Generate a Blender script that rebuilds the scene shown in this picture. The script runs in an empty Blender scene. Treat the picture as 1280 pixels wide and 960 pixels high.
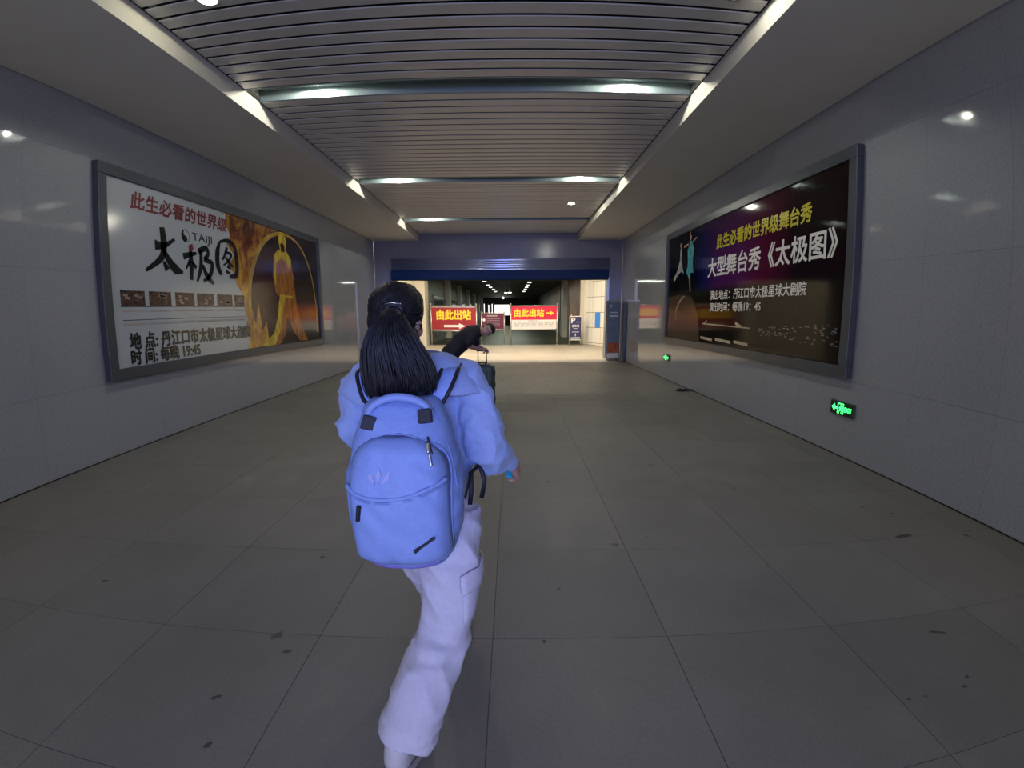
import bpy, bmesh, math, random
from mathutils import Vector, Matrix, noise, Euler
from mathutils.bvhtree import BVHTree
random.seed(7)
C = bpy.context.scene.collection
scene = bpy.context.scene
PI = math.pi

# ---------------- camera (wide action lens with its own barrel curve) ----------------
cd = bpy.data.cameras.new('camera'); cam = bpy.data.objects.new('camera', cd); C.objects.link(cam)
R_ = Vector((0.99998764, 0.0018846, -0.00460064)); D_ = Vector((-0.00425618, -0.15375438, -0.98809993)); F_ = Vector((-0.00256955, 0.9881073, -0.15374446))
cam.matrix_world = Matrix(((R_.x, -D_.x, -F_.x, 0), (R_.y, -D_.y, -F_.y, 0), (R_.z, -D_.z, -F_.z, 1.5), (0, 0, 0, 1)))
cd.sensor_width = 36; cd.sensor_height = 27; cd.sensor_fit = 'HORIZONTAL'
cd.type = 'PANO'
for holder in (cd, getattr(cd, 'cycles', None)):
    try:
        holder.panorama_type = 'FISHEYE_LENS_POLYNOMIAL'
        holder.fisheye_fov = math.radians(178)
        holder.fisheye_polynomial_k0 = 0
        holder.fisheye_polynomial_k1 = -0.06445574687457233
        holder.fisheye_polynomial_k2 = 0.0006822458170898322
        holder.fisheye_polynomial_k3 = 1.9948289442129294e-05
        holder.fisheye_polynomial_k4 = -8.666103915057604e-07
        break
    except Exception:
        pass
cd.clip_start = 0.05; cd.clip_end = 200
scene.camera = cam

# ---------------- world, exposure, large lights ----------------
w = bpy.data.worlds.new('dusk'); scene.world = w; w.use_nodes = True
w.node_tree.nodes['Background'].inputs[0].default_value = (0.25, 0.32, 0.55, 1)
w.node_tree.nodes['Background'].inputs[1].default_value = 0.10
scene.view_settings.view_transform = 'Standard'; scene.view_settings.look = 'None'
scene.view_settings.exposure = 0.0; scene.view_settings.gamma = 1.0
scene.render.film_transparent = False

def light(name, typ, loc, power, col, rot=(0, 0, 0), parent=None, **kw):
    l = bpy.data.lights.new(name, typ); l.energy = power; l.color = col
    for k, v in kw.items(): setattr(l, k, v)
    o = bpy.data.objects.new(name, l); o.location = loc; o.rotation_euler = rot; C.objects.link(o)
    if parent: o.parent = parent
    return o
# blue display light and an added fill light at the corridor's other mouth, behind the photographer
light('blue_screen_light', 'AREA', (0.2, -4.6, 2.3), 36, (0.14, 0.23, 1.0), (math.radians(87), 0, math.radians(4)), shape='RECTANGLE', size=2.2, size_y=1.0, spread=math.radians(60))
light('entrance_fill', 'AREA', (-0.5, -4.8, 1.6), 195, (0.93, 0.92, 1.0), (math.radians(98), 0, 0), shape='RECTANGLE', size=7.0, size_y=3.0)
# warm ceiling lamps over the crossing beyond the shutter
for x, y, pw in ((-2.6, 15.95, 330), (1.8, 15.95, 330), (-2.4, 19.6, 95), (1.8, 19.6, 95)):
    light('crossing_lamp', 'AREA', (x, y, 4.25), pw, (1.0, 0.86, 0.66), shape='RECTANGLE', size=2.2, size_y=0.35)
for y in (27, 34, 41, 50):
    light('far_hall_lamp', 'AREA', (-0.3, y, 3.3), 75, (0.88, 1.0, 0.80), shape='RECTANGLE', size=3.0, size_y=0.5)

# ---------------- materials ----------------
def nt(name):
    m = bpy.data.materials.new(name); m.use_nodes = True
    return m, m.node_tree, m.node_tree.nodes['Principled BSDF']
def N(t, typ, **kw):
    n = t.nodes.new(typ)
    for k, v in kw.items():
        if k.startswith('i_'): n.inputs[k[2:].replace('_', ' ')].default_value = v
        else: setattr(n, k, v)
    return n
def mat(name, col, rough=0.5, metal=0.0, var=0.0, scale=20.0, bump=0.0, emit=None, es=1.0, rnd=0.0, stretch=None, spec=None, sheen=0.0):
    m, t, b = nt(name)
    b.inputs['Roughness'].default_value = rough; b.inputs['Metallic'].default_value = metal
    b.inputs['Base Color'].default_value = (*col, 1)
    if spec is not None: b.inputs['Specular IOR Level'].default_value = spec
    if sheen: b.inputs['Sheen Weight'].default_value = sheen
    if emit: b.inputs['Emission Color'].default_value = (*emit, 1); b.inputs['Emission Strength'].default_value = es
    last = None
    if var or bump:
        tc = N(t, 'ShaderNodeTexCoord'); mp = N(t, 'ShaderNodeMapping'); t.links.new(tc.outputs['Object'], mp.inputs['Vector'])
        if stretch: mp.inputs['Scale'].default_value = stretch
        no = N(t, 'ShaderNodeTexNoise'); no.inputs['Scale'].default_value = scale; no.inputs['Detail'].default_value = 6
        t.links.new(mp.outputs[0], no.inputs['Vector'])
        if var:
            mr = N(t, 'ShaderNodeMapRange'); mr.inputs['From Min'].default_value = .3; mr.inputs['From Max'].default_value = .7
            mr.inputs['To Min'].default_value = 1 - var; mr.inputs['To Max'].default_value = 1 + var
            t.links.new(no.outputs['Fac'], mr.inputs['Value']); last = mr.outputs[0]
        if bump:
            bp = N(t, 'ShaderNodeBump'); bp.inputs['Strength'].default_value = bump; bp.inputs['Distance'].default_value = 0.01
            t.links.new(no.outputs['Fac'], bp.inputs['Height']); t.links.new(bp.outputs[0], b.inputs['Normal'])
    if rnd:
        oi = N(t, 'ShaderNodeObjectInfo'); mr = N(t, 'ShaderNodeMapRange'); mr.inputs['To Min'].default_value = 1 - rnd; mr.inputs['To Max'].default_value = 1 + rnd
        t.links.new(oi.outputs['Random'], mr.inputs['Value'])
        if last:
            mu = N(t, 'ShaderNodeMath', operation='MULTIPLY'); t.links.new(last, mu.inputs[0]); t.links.new(mr.outputs[0], mu.inputs[1]); last = mu.outputs[0]
        else: last = mr.outputs[0]
    if last:
        vm = N(t, 'ShaderNodeVectorMath', operation='SCALE'); vm.inputs[0].default_value = col
        t.links.new(last, vm.inputs['Scale']); t.links.new(vm.outputs[0], b.inputs['Base Color'])
    return m

def floor_mat(name, base, joint=False):
    m, t, b = nt(name)
    ge = N(t, 'ShaderNodeNewGeometry')
    big = N(t, 'ShaderNodeTexNoise'); big.inputs['Scale'].default_value = 0.8; big.inputs['Detail'].default_value = 5
    fine = N(t, 'ShaderNodeTexNoise'); fine.inputs['Scale'].default_value = 60; fine.inputs['Detail'].default_value = 4
    mid = N(t, 'ShaderNodeTexNoise'); mid.inputs['Scale'].default_value = 5; mid.inputs['Detail'].default_value = 6
    vo = N(t, 'ShaderNodeTexVoronoi'); vo.inputs['Scale'].default_value = 3.1
    wob = N(t, 'ShaderNodeTexNoise'); wob.inputs['Scale'].default_value = 14
    for n in (big, fine, mid, wob): t.links.new(ge.outputs['Position'], n.inputs['Vector'])
    mxv = N(t, 'ShaderNodeMix', data_type='VECTOR'); mxv.inputs['Factor'].default_value = 0.10
    t.links.new(ge.outputs['Position'], mxv.inputs['A']); t.links.new(wob.outputs['Color'], mxv.inputs['B']); t.links.new(mxv.outputs['Result'], vo.inputs['Vector'])
    def mr(src, a, c, lo, hi):
        r = N(t, 'ShaderNodeMapRange'); r.inputs['From Min'].default_value = a; r.inputs['From Max'].default_value = c
        r.inputs['To Min'].default_value = lo; r.inputs['To Max'].default_value = hi; t.links.new(src, r.inputs['Value']); return r.outputs[0]
    def mul(a, c):
        r = N(t, 'ShaderNodeMath', operation='MULTIPLY'); t.links.new(a, r.inputs[0]); t.links.new(c, r.inputs[1]); return r.outputs[0]
    oi = N(t, 'ShaderNodeObjectInfo')
    v = mul(mr(big.outputs['Fac'], .3, .7, .88, 1.1), mr(fine.outputs['Fac'], .3, .7, .93, 1.07))
    v = mul(v, mr(mid.outputs['Fac'], .35, .7, .95, 1.05))
    v = mul(v, mr(oi.outputs['Random'], 0, 1, .95, 1.05))
    # small dark gum and dirt spots, only in some of the cells
    sep = N(t, 'ShaderNodeSeparateColor'); t.links.new(vo.outputs['Color'], sep.inputs[0])
    sz = mr(sep.outputs[0], .50, 1.0, 0.0, .085)
    less = N(t, 'ShaderNodeMath', operation='SUBTRACT'); t.links.new(sz, less.inputs[0]); t.links.new(vo.outputs['Distance'], less.inputs[1])
    spot = mr(less.outputs[0], -0.01, .03, 1.0, .45)
    v = mul(v, spot)
    mixc = N(t, 'ShaderNodeVectorMath', operation='SCALE'); mixc.inputs[0].default_value = base; t.links.new(v, mixc.inputs['Scale'])
    t.links.new(mixc.outputs[0], b.inputs['Base Color'])
    t.links.new(mr(mid.outputs['Fac'], .3, .7, .42, .6), b.inputs['Roughness'])
    b.inputs['Specular IOR Level'].default_value = 0.35
    return m

M = dict(
    floor=floor_mat('floor_stone', (0.205, 0.196, 0.180)),
    floor_far=floor_mat('floor_crossing', (0.34, 0.31, 0.26)),
    grout=mat('grout', (0.145, 0.14, 0.13), 0.8),
    wall=mat('polished_granite', (0.275, 0.288, 0.322), 0.06, var=.10, scale=45, rnd=.02, spec=.5),
    joint=mat('joint', (0.18, 0.18, 0.185), 0.6),
    soffit=mat('soffit_panel', (0.55, 0.53, 0.48), 0.6, var=.03, scale=3),
    slat=mat('slat_metal', (0.55, 0.53, 0.50), 0.4, 0.25, var=.04, scale=3),
    black=mat('plenum_black', (0.012, 0.012, 0.012), 0.8),
    channel=mat('channel_metal', (0.20, 0.25, 0.26), 0.38, 0.3),
    endwall=mat('end_wall_granite', (0.195, 0.19, 0.235), 0.22, var=.08, scale=40, rnd=.03),
    shutter=mat('shutter_slat', (0.50, 0.56, 0.85), 0.30, 0.85),
    bluebar=mat('blue_bar', (0.002, 0.022, 0.11), 0.5, spec=.2),
    frame=mat('dark_frame', (0.055, 0.065, 0.085), 0.35, 0.2),
    lamp=mat('lamp_lens', (1, 1, 1), 0.3, emit=(1.0, 1.0, 0.88), es=30),
    halllamp=mat('hall_lamp_lens', (1, 1, 1), 0.3, emit=(1.0, 1.0, 0.9), es=5),
    chrome=mat('chrome', (0.6, 0.6, 0.6), 0.22, 0.9),
    steel=mat('brushed_steel', (0.50, 0.49, 0.46), 0.3, 0.85),
    cream=mat('cream_wall', (0.62, 0.58, 0.48), 0.4, var=.04),
    dark=mat('dark_glass', (0.008, 0.010, 0.011), 0.15),
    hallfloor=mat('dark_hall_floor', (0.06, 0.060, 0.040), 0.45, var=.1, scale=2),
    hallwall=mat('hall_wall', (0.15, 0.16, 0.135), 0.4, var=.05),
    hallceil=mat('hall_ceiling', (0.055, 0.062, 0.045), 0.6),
    tile=mat('white_tile', (0.86, 0.84, 0.78), 0.25, rnd=.04),
    red=mat('sign_red', (0.30, 0.012, 0.016), 0.4), redb=mat('sign_bright_red', (0.62, 0.010, 0.045), 0.4),
    maroon=mat('sign_maroon', (0.11, 0.008, 0.03), 0.4, var=.25, scale=6),
    yellow=mat('yellow_print', (0.95, 0.62, 0.02), 0.4), white=mat('white_print', (0.75, 0.73, 0.70), 0.4),
    grey=mat('grey_print', (0.32, 0.30, 0.30), 0.5), navy=mat('navy_print', (0.035, 0.035, 0.12), 0.4),
    blk=mat('black_print', (0.012, 0.012, 0.014), 0.25), redprint=mat('dark_red_print', (0.13, 0.008, 0.014), 0.3),
    poster_white=mat('poster_white', (0.37, 0.41, 0.45), 0.12),
)
# ---------------- geometry helpers ----------------
def setp(o, label=None, cat=None, group=None, kind=None):
    if label: o['label'] = label
    if cat: o['category'] = cat
    if group: o['group'] = group
    if kind: o['kind'] = kind
    return o
def link(name, me, m=None, parent=None, smooth=False):
    o = bpy.data.objects.new(name, me); C.objects.link(o)
    if m: me.materials.append(m)
    if parent: o.parent = parent
    if smooth:
        for p in me.polygons: p.use_smooth = True
    return o
def fin(name, bm, m=None, parent=None, smooth=False, bevel=0):
    if bevel:
        bmesh.ops.bevel(bm, geom=[e for e in bm.edges], offset=bevel, segments=2, affect='EDGES', profile=0.5)
    bmesh.ops.recalc_face_normals(bm, faces=bm.faces)
    me = bpy.data.meshes.new(name); bm.to_mesh(me); bm.free()
    return link(name, me, m, parent, smooth)
def addbox(bm, x0, x1, y0, y1, z0, z1):
    r = bmesh.ops.create_cube(bm, size=1)
    for v in r['verts']:
        v.co = Vector(((x0 + x1) / 2 + v.co.x * (x1 - x0), (y0 + y1) / 2 + v.co.y * (y1 - y0), (z0 + z1) / 2 + v.co.z * (z1 - z0)))
def box(name, x0, x1, y0, y1, z0, z1, m, parent=None, bevel=0):
    bm = bmesh.new(); addbox(bm, x0, x1, y0, y1, z0, z1); return fin(name, bm, m, parent, bevel=bevel)
def empty(name, loc, rz=0, **kw):
    o = bpy.data.objects.new(name, None); o.location = loc; o.rotation_euler = (0, 0, rz); o.empty_display_size = .1; C.objects.link(o)
    return setp(o, **kw)
def tube(bm, pts, rad, seg=10, cap=True, ref=None):
    """tube along pts; rad: list of r or (ra, rb); ra along ref-projected side, rb across"""
    pts = [Vector(p) for p in pts]; n = len(pts)
    if not isinstance(rad, (list, tuple)): rad = [rad] * n
    rings = []; side = None
    for i, p in enumerate(pts):
        d = (pts[min(i + 1, n - 1)] - pts[max(i - 1, 0)])
        if d.length < 1e-9: d = Vector((0, 0, 1))
        d.normalize()
        if ref is not None: s = Vector(ref) - d * Vector(ref).dot(d)
        elif side is None:
            a = Vector((1, 0, 0)) if abs(d.x) < .8 else Vector((0, 1, 0)); s = a - d * a.dot(d)
        else: s = side - d * side.dot(d)
        s.normalize(); side = s; t = d.cross(s)
        ra, rb = rad[i] if isinstance(rad[i], (list, tuple)) else (rad[i], rad[i])
        rings.append([bm.verts.new(p + s * ra * math.cos(2 * PI * k / seg) + t * rb * math.sin(2 * PI * k / seg)) for k in range(seg)])
    for a, b2 in zip(rings, rings[1:]):
        for k in range(seg): bm.faces.new((a[k], a[(k + 1) % seg], b2[(k + 1) % seg], b2[k]))
    if cap:
        bm.faces.new(rings[0][::-1]); bm.faces.new(rings[-1])
    return rings
def ctube(bm, pts, rad, seg=12, ref=None, steps=5, round_ends=True):
    """smooth (Catmull-Rom) version with rounded ends"""
    P = [Vector(p) for p in pts]; Rr = [r if isinstance(r, (list, tuple)) else (r, r) for r in rad]
    def cr(a, b2, c, d, u): return .5 * ((2 * b2) + (c - a) * u + (2 * a - 5 * b2 + 4 * c - d) * u * u + (3 * b2 - a - 3 * c + d) * u ** 3)
    op, orr = [], []
    for i in range(len(P) - 1):
        a, b2, c, d = P[max(i - 1, 0)], P[i], P[i + 1], P[min(i + 2, len(P) - 1)]
        for s in range(steps):
            u = s / steps; op.append(cr(a, b2, c, d, u)); f = u * u * (3 - 2 * u)
            orr.append((Rr[i][0] * (1 - f) + Rr[i + 1][0] * f, Rr[i][1] * (1 - f) + Rr[i + 1][1] * f))
    op.append(P[-1]); orr.append(Rr[-1])
    if round_ends:
        d0 = (op[0] - op[1]).normalized(); d1 = (op[-1] - op[-2]).normalized(); r0, r1 = orr[0], orr[-1]
        h0, h1 = min(r0), min(r1)
        pre = [(op[0] + d0 * h0 * math.sin(a), (r0[0] * math.cos(a), r0[1] * math.cos(a))) for a in (1.45, 1.1, .6)]
        post = [(op[-1] + d1 * h1 * math.sin(a), (r1[0] * math.cos(a), r1[1] * math.cos(a))) for a in (.6, 1.1, 1.45)]
        op = [x[0] for x in pre] + op + [x[0] for x in post]; orr = [x[1] for x in pre] + orr + [x[1] for x in post]
    tube(bm, op, orr, seg, True, ref)
def ell(bm, c, r, rot=None, sub=3):
    mtx = Matrix.Translation(Vector(c)) @ (rot.to_4x4() if rot else Matrix.Identity(4)) @ Matrix.Diagonal((*r, 1))
    bmesh.ops.create_icosphere(bm, subdivisions=sub, radius=1, matrix=mtx)
def remesh(name, bm, voxel, smooth, m, parent=None, disp=None):
    bmesh.ops.recalc_face_normals(bm, faces=bm.faces)
    me = bpy.data.meshes.new(name + '_raw'); bm.to_mesh(me); bm.free()
    o = bpy.data.objects.new(name + '_raw', me); C.objects.link(o)
    r = o.modifiers.new('r', 'REMESH'); r.mode = 'VOXEL'; r.voxel_size = voxel; r.use_smooth_shade = True
    if smooth:
        s = o.modifiers.new('s', 'SMOOTH'); s.iterations = smooth; s.factor = .5
    dg = bpy.context.evaluated_depsgraph_get()
    me2 = bpy.data.meshes.new_from_object(o.evaluated_get(dg)); bpy.data.objects.remove(o); bpy.data.meshes.remove(me)
    me2.name = name
    if disp:
        nn = [v.normal.copy() for v in me2.vertices]
        for v, n_ in zip(me2.vertices, nn): v.co += n_ * disp(v.co, n_)
    me2.materials.clear()
    return link(name, me2, m, parent, True)
def text(body, size, x, z, m, parent, y=-.002, bold=.0, align='LEFT', name='lettering', width=None, shear=0, ext=.0004):
    """flat lettering in the parent's x-z plane, facing -y; x,z = left and baseline; width = wanted total width"""
    cu = bpy.data.curves.new('t', 'FONT'); cu.body = body; cu.size = size; cu.shear = shear; cu.extrude = ext; cu.align_x = align
    o = bpy.data.objects.new('t', cu); C.objects.link(o)
    dg = bpy.context.evaluated_depsgraph_get(); me = bpy.data.meshes.new_from_object(o.evaluated_get(dg))
    bpy.data.objects.remove(o); bpy.data.curves.remove(cu)
    xs = [v.co.x for v in me.vertices]
    if not xs: return None
    k = 1.0
    if width: k = width / (max(xs) - min(xs)); x0 = min(xs)
    else: x0 = 0
    me.transform(Matrix(((k, 0, 0, x - x0 * k), (0, 0, -1, y), (0, 1, 0, z), (0, 0, 0, 1))))
    if bold:   # heavier strokes: the same outlines laid a hair aside of themselves
        bm = bmesh.new()
        for k, (dx, dz) in enumerate(((0, 0), (1, 0), (-1, 0), (0, 1), (0, -1), (.7, .7), (-.7, -.7), (.7, -.7), (-.7, .7))):
            m2 = me.copy(); m2.transform(Matrix.Translation((dx * bold, -k * .00004, dz * bold))); bm.from_mesh(m2); bpy.data.meshes.remove(m2)
        bm.to_mesh(me); bm.free()
    me.materials.clear(); me.name = name
    return link(name, me, m, parent)
def poly(name, pts, m, parent, y=-.002, th=.0006):
    """flat printed shape in x-z plane with a hair of thickness"""
    bm = bmesh.new(); f = bm.faces.new([bm.verts.new((p[0], y, p[1])) for p in pts])
    r = bmesh.ops.extrude_face_region(bm, geom=[f])
    for v in r['geom']:
        if isinstance(v, bmesh.types.BMVert): v.co.y += th
    bmesh.ops.triangulate(bm, faces=bm.faces)
    return fin(name, bm, m, parent)
def stroke_bm(bm, pts, ws, y=-.002):
    P = [Vector((p[0], 0, p[1])) for p in pts]; n = len(P); L, Rt = [], []
    for i, p in enumerate(P):
        d = (P[min(i + 1, n - 1)] - P[max(i - 1, 0)]).normalized(); s = Vector((-d.z, 0, d.x))
        L.append(bm.verts.new((p + s * ws[i] / 2) + Vector((0, y, 0)))); Rt.append(bm.verts.new((p - s * ws[i] / 2) + Vector((0, y, 0))))
    for i in range(n - 1): bm.faces.new((L[i], L[i + 1], Rt[i + 1], Rt[i]))
def smooth_pts(pts, ws, k=6):
    P = [Vector((a, b)) for a, b in pts]; o, ow = [], []
    for i in range(len(P) - 1):
        a, b2, c, d = P[max(i - 1, 0)], P[i], P[i + 1], P[min(i + 2, len(P) - 1)]
        for s in range(k):
            u = s / k; q = .5 * ((2 * b2) + (c - a) * u + (2 * a - 5 * b2 + 4 * c - d) * u * u + (3 * b2 - a - 3 * c + d) * u ** 3)
            o.append((q.x, q.y)); ow.append(ws[i] * (1 - u) + ws[i + 1] * u)
    o.append(tuple(P[-1])); ow.append(ws[-1]); return o, ow

# =====================================================================
#                              THE SETTING
# =====================================================================
WL, WR, H1, H2, SL, SR, YE = -4.378, 3.468, 3.75, 3.95, -2.91, 2.03, 14.77
YB = -5.0   # back end of what is built
# ---- floor ----
floor = box('floor', WL - .2, WR + .2, YB, YE, -.12, -.005, M['grout']); setp(floor, kind='structure')
G = .82; gx0 = -.10; gy0 = 1.90; gap = .0016
slab_cache = {}
def slab(x0, x1, y0, y1):
    key = (round(x1 - x0, 3), round(y1 - y0, 3))
    if key not in slab_cache:
        bm = bmesh.new(); a, b2 = (x1 - x0) / 2 - gap, (y1 - y0) / 2 - gap
        addbox(bm, -a, a, -b2, b2, -.03, 0)
        me = bpy.data.meshes.new('floor_slab'); bm.to_mesh(me); bm.free(); me.materials.append(M['floor']); slab_cache[key] = me
    o = bpy.data.objects.new('floor_slab', slab_cache[key]); o.location = ((x0 + x1) / 2, (y0 + y1) / 2, 0); o.parent = floor; C.objects.link(o)
xs = [WL] + [gx0 + G * k for k in range(-5, 5) if WL + .02 < gx0 + G * k < WR - .02] + [WR]
ys = [YB] + [gy0 + G * k for k in range(-8, 17) if YB + .05 < gy0 + G * k < YE - .05] + [YE]
for i in range(len(xs) - 1):
    for j in range(len(ys) - 1): slab(xs[i], xs[i + 1], ys[j], ys[j + 1])
# worn-in stains and gum marks that show singly
M['stain'] = mat('floor_stain', (.060, .057, .052), .6)
for sx, sy, rx, ry, a in [(2.69, 2.74, .085, .022, .1), (.14, 1.88, .010, .012, 0), (1.94, 1.43, .014, .008, .5), (1.88, 1.38, .012, .008, .2), (1.58, 1.38, .010, .006, -.5), (-1.2, 1.48, .022, .010, .5), (-1.1, 1.25, .012, .016, 0), (-1.03, 1.78, .018, .011, .3), (-1.2, 2.62, .016, .012, 0), (1.52, 2.48, .012, .008, 0), (2.05, 1.75, .05, .008, -.4), (-2.39, 2.22, .02, .009, .4), (1.9, 3.73, .014, .01, 0), (.25, 2.3, .008, .008, 0), (2.9, 3.1, .02, .012, 0), (2.75, 3.25, .014, .01, 0)]:
    bm = bmesh.new(); n_ = 14
    vv = [bm.verts.new((sx + rx * (1 + .35 * random.uniform(-1, 1)) * math.cos(2 * PI * k / n_) * math.cos(a) - ry * math.sin(2 * PI * k / n_) * math.sin(a), sy + rx * math.cos(2 * PI * k / n_) * math.sin(a) + ry * (1 + .3 * random.uniform(-1, 1)) * math.sin(2 * PI * k / n_) * math.cos(a), .0004)) for k in range(n_)]
    f_ = bm.faces.new(vv); r_ = bmesh.ops.extrude_face_region(bm, geom=[f_])
    for v in r_['geom']:
        if isinstance(v, bmesh.types.BMVert): v.co.z += .0004
    fin('stain', bm, M['stain'], floor)
# ---- side walls of big polished panels ----
def wallpanels(name, x, sgn, y0, y1, zs, pitch, yo):
    wb = box(name, min(x + sgn * .012, x + sgn * .25), max(x + sgn * .012, x + sgn * .25), y0, y1, 0, 4.4, M['joint']); setp(wb, kind='structure')
    cache = {}
    yy = [y0] + [yo + pitch * k for k in range(-20, 30) if y0 + .05 < yo + pitch * k < y1 - .05] + [y1]
    for za, zb in zip(zs, zs[1:]):
        for a, b2 in zip(yy, yy[1:]):
            key = (round(b2 - a, 3), za)
            if key not in cache:
                bm = bmesh.new(); h, l = (zb - za) / 2 - .0010, (b2 - a) / 2 - .0008
                addbox(bm, min(0, sgn * .013), max(0, sgn * .013), -l, l, -h, h)
                me = bpy.data.meshes.new('wall_panel'); bm.to_mesh(me); bm.free(); me.materials.append(M['wall']); cache[key] = me
            o = bpy.data.objects.new('wall_panel', cache[key]); o.location = (x, (a + b2) / 2, (za + zb) / 2)
            o.parent = wb; C.objects.link(o)
    return wb
ZS = [.012, .81, 2.0, 3.19, H1 + .03]
wallL = wallpanels('wall_left', WL, -1, YB, YE, ZS, .84, 3.68)
wallR = wallpanels('wall_right', WR, 1, YB, YE, ZS, .84, 3.68)
# narrow dark recessed foot strips where the walls meet the floor
for n, x0, x1 in (('baseboard_left', WL - .012, WL - .002), ('baseboard_right', WR + .002, WR + .012)):
    setp(box(n, x0, x1, YB, YE, 0, .012, M['black']), kind='structure')
# ---- end wall with the gateway ----
OX0, OX1, OZ = -3.79, 3.03, 2.62
endw = box('wall_far', WL, WR, YE + .014, YE + .5, OZ, 4.4, M['joint']); setp(endw, kind='structure')
for x0, x1 in ((WL, OX0), (OX1, WR)):
    b_ = box('jamb', x0, x1, YE + .014, YE + .5, 0, OZ, M['joint'], endw)
ex = [WL, OX0, -2.6, -1.42, -.24, .94, 2.12, OX1, WR]
for a, b2 in zip(ex, ex[1:]):
    for za, zb in ((OZ, 3.45), (3.45, 4.3)):
        box('wall_panel', a + .002, b2 - .002, YE, YE + .015, za + .002, zb - .002, M['endwall'], endw)
for a, b2 in ((WL, OX0), (OX1, WR)):
    for za, zb in ((.012, .81), (.81, 2.0), (2.0, OZ)):
        box('wall_panel', a + .002, b2 - .002, YE, YE + .015, za + .002, zb - .002, M['endwall'], endw)
# steel guide rails of the shutter as door frame
dfr = box('door_1', OX0 - .03, OX0 + .05, YE - .05, YE + .02, 0, OZ, M['steel']); setp(dfr, kind='structure')
box('guide_rail', OX1 - .05, OX1 + .03, YE - .05, YE + .02, 0, OZ, M['steel'], dfr)
# ---- ceiling: plenum, slats, light channels, soffits ----
ceil = box('ceiling', WL - .2, WR + .2, YB, YE + .3, 4.40, 4.5, M['black']); setp(ceil, kind='structure')
CH = [-2.13, 1.485, 5.10, 8.715, 12.33]; CW = .345; CP = 3.615; NS = 18; SP = (CP - CW) / NS
bm = bmesh.new()
prof = [(-.071, -.013), (-.071, -.019), (-.067, -.0225), (.067, -.0225), (.071, -.019), (.071, -.013)]
x0, x1 = SL + .02, SR - .02
va = [bm.verts.new((x0, p[0], p[1])) for p in prof]; vb = [bm.verts.new((x1, p[0], p[1])) for p in prof]
for k in range(len(prof)): bm.faces.new((va[k], va[(k + 1) % len(prof)], vb[(k + 1) % len(prof)], vb[k]))
bm.faces.new(va[::-1]); bm.faces.new(vb)
bmesh.ops.recalc_face_normals(bm, faces=bm.faces)
slat_me = bpy.data.meshes.new('ceiling_slat'); bm.to_mesh(slat_me); bm.free(); slat_me.materials.append(M['slat'])
def put_slat(y):
    o = bpy.data.objects.new('ceiling_slat', slat_me); o.location = (0, y, H2 + .0225); o.parent = ceil; C.objects.link(o)
for c in CH:
    for k in range(NS):
        y = c + CW + SP * (k + .5)
        if y < YE - .08: put_slat(y)
box('plenum_sheet', SL, SR, YB, YE, H2 + .135, H2 + .15, M['black'], ceil)
for c in CH:
    bm = bmesh.new()
    zt = H2 + .115
    addbox(bm, SL + .005, SR - .005, c, c + CW, zt, zt + .01)
    addbox(bm, SL + .005, SR - .005, c - .002, c + .020, H2 + .001, zt)
    addbox(bm, SL + .005, SR - .005, c + CW - .020, c + CW + .002, H2 + .001, zt)
    fin('light_channel', bm, M['channel'], ceil)
for s, xa, xb in ((-1, WL + .018, SL), (1, SR, WR - .018)):
    o = box('trim_1' if s < 0 else 'trim_2', xa, xb, YB, YE - .002, H1, 4.38, M['soffit']); setp(o, kind='structure')
    e0, e1 = (xb - .002, xb + .018) if s < 0 else (xa - .018, xa + .002)
    box('shadow_gap', e0, e1, YB, YE - .002, H2 + .004, H2 + .05, M['black'], o)
    g0, g1 = (WL, WL + .018) if s < 0 else (WR - .018, WR)
    box('shadow_gap', g0, g1, YB, YE, H1 + .03, H1 + .06, M['black'], o)
# ---- downlights ----
def downlight(x, y, z, power, label, warm=(1.0, .97, .82), group=None):
    t = empty('recessed_downlight', (x, y, z), label=label, cat='ceiling light', group=group)
    bm = bmesh.new(); seg = 28
    pr = [(.096, 0), (.099, -.006), (.090, -.010), (.077, -.008), (.075, .0)]
    rings = [[bm.verts.new((r * math.cos(2 * PI * k / seg), r * math.sin(2 * PI * k / seg), h)) for k in range(seg)] for r, h in pr]
    for a, b2 in zip(rings, rings[1:]):
        for k in range(seg): bm.faces.new((a[k], a[(k + 1) % seg], b2[(k + 1) % seg], b2[k]))
    fin('trim_ring', bm, M['chrome'], t, True)
    bm = bmesh.new(); r_ = bmesh.ops.create_uvsphere(bm, u_segments=20, v_segments=8, radius=1, matrix=Matrix.Diagonal((.075, .075, .012, 1)))
    fin('lens', bm, M['lamp'], t, True)
    light('bulb', 'SPOT', (0, 0, -.020), power, warm, parent=t, shadow_soft_size=.03, spot_size=math.radians(177), spot_blend=.02)
    return t
zt = H2 + .112; LP = 72
nm = {5.10: 'nearest ceiling light channel', 8.715: 'middle ceiling light channel', 12.33: 'farthest ceiling light channel'}
for c in CH:
    for x, sd in ((-2.17, 'left'), (1.29, 'right')):
        if c < 1.6 : continue
        if c > 12 and sd == 'right': continue
        downlight(x, c + .172, zt, LP, 'round downlight at the %s end of the %s' % (sd, nm[c]))
downlight(-2.33, 3.50, H2 - .001, LP * .26, 'downlight set straight into the slats at the top left of the photo', (1, .95, .7))
downlight(1.72, 3.60, H2 - .001, LP * .18, 'downlight set straight into the slats at the top right, cut by the frame', (1, .95, .8))
downlight(1.336, 10.8, H2 - .001, LP * .7, 'bright glaring downlight set in the slats beyond the middle light channel')
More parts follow.
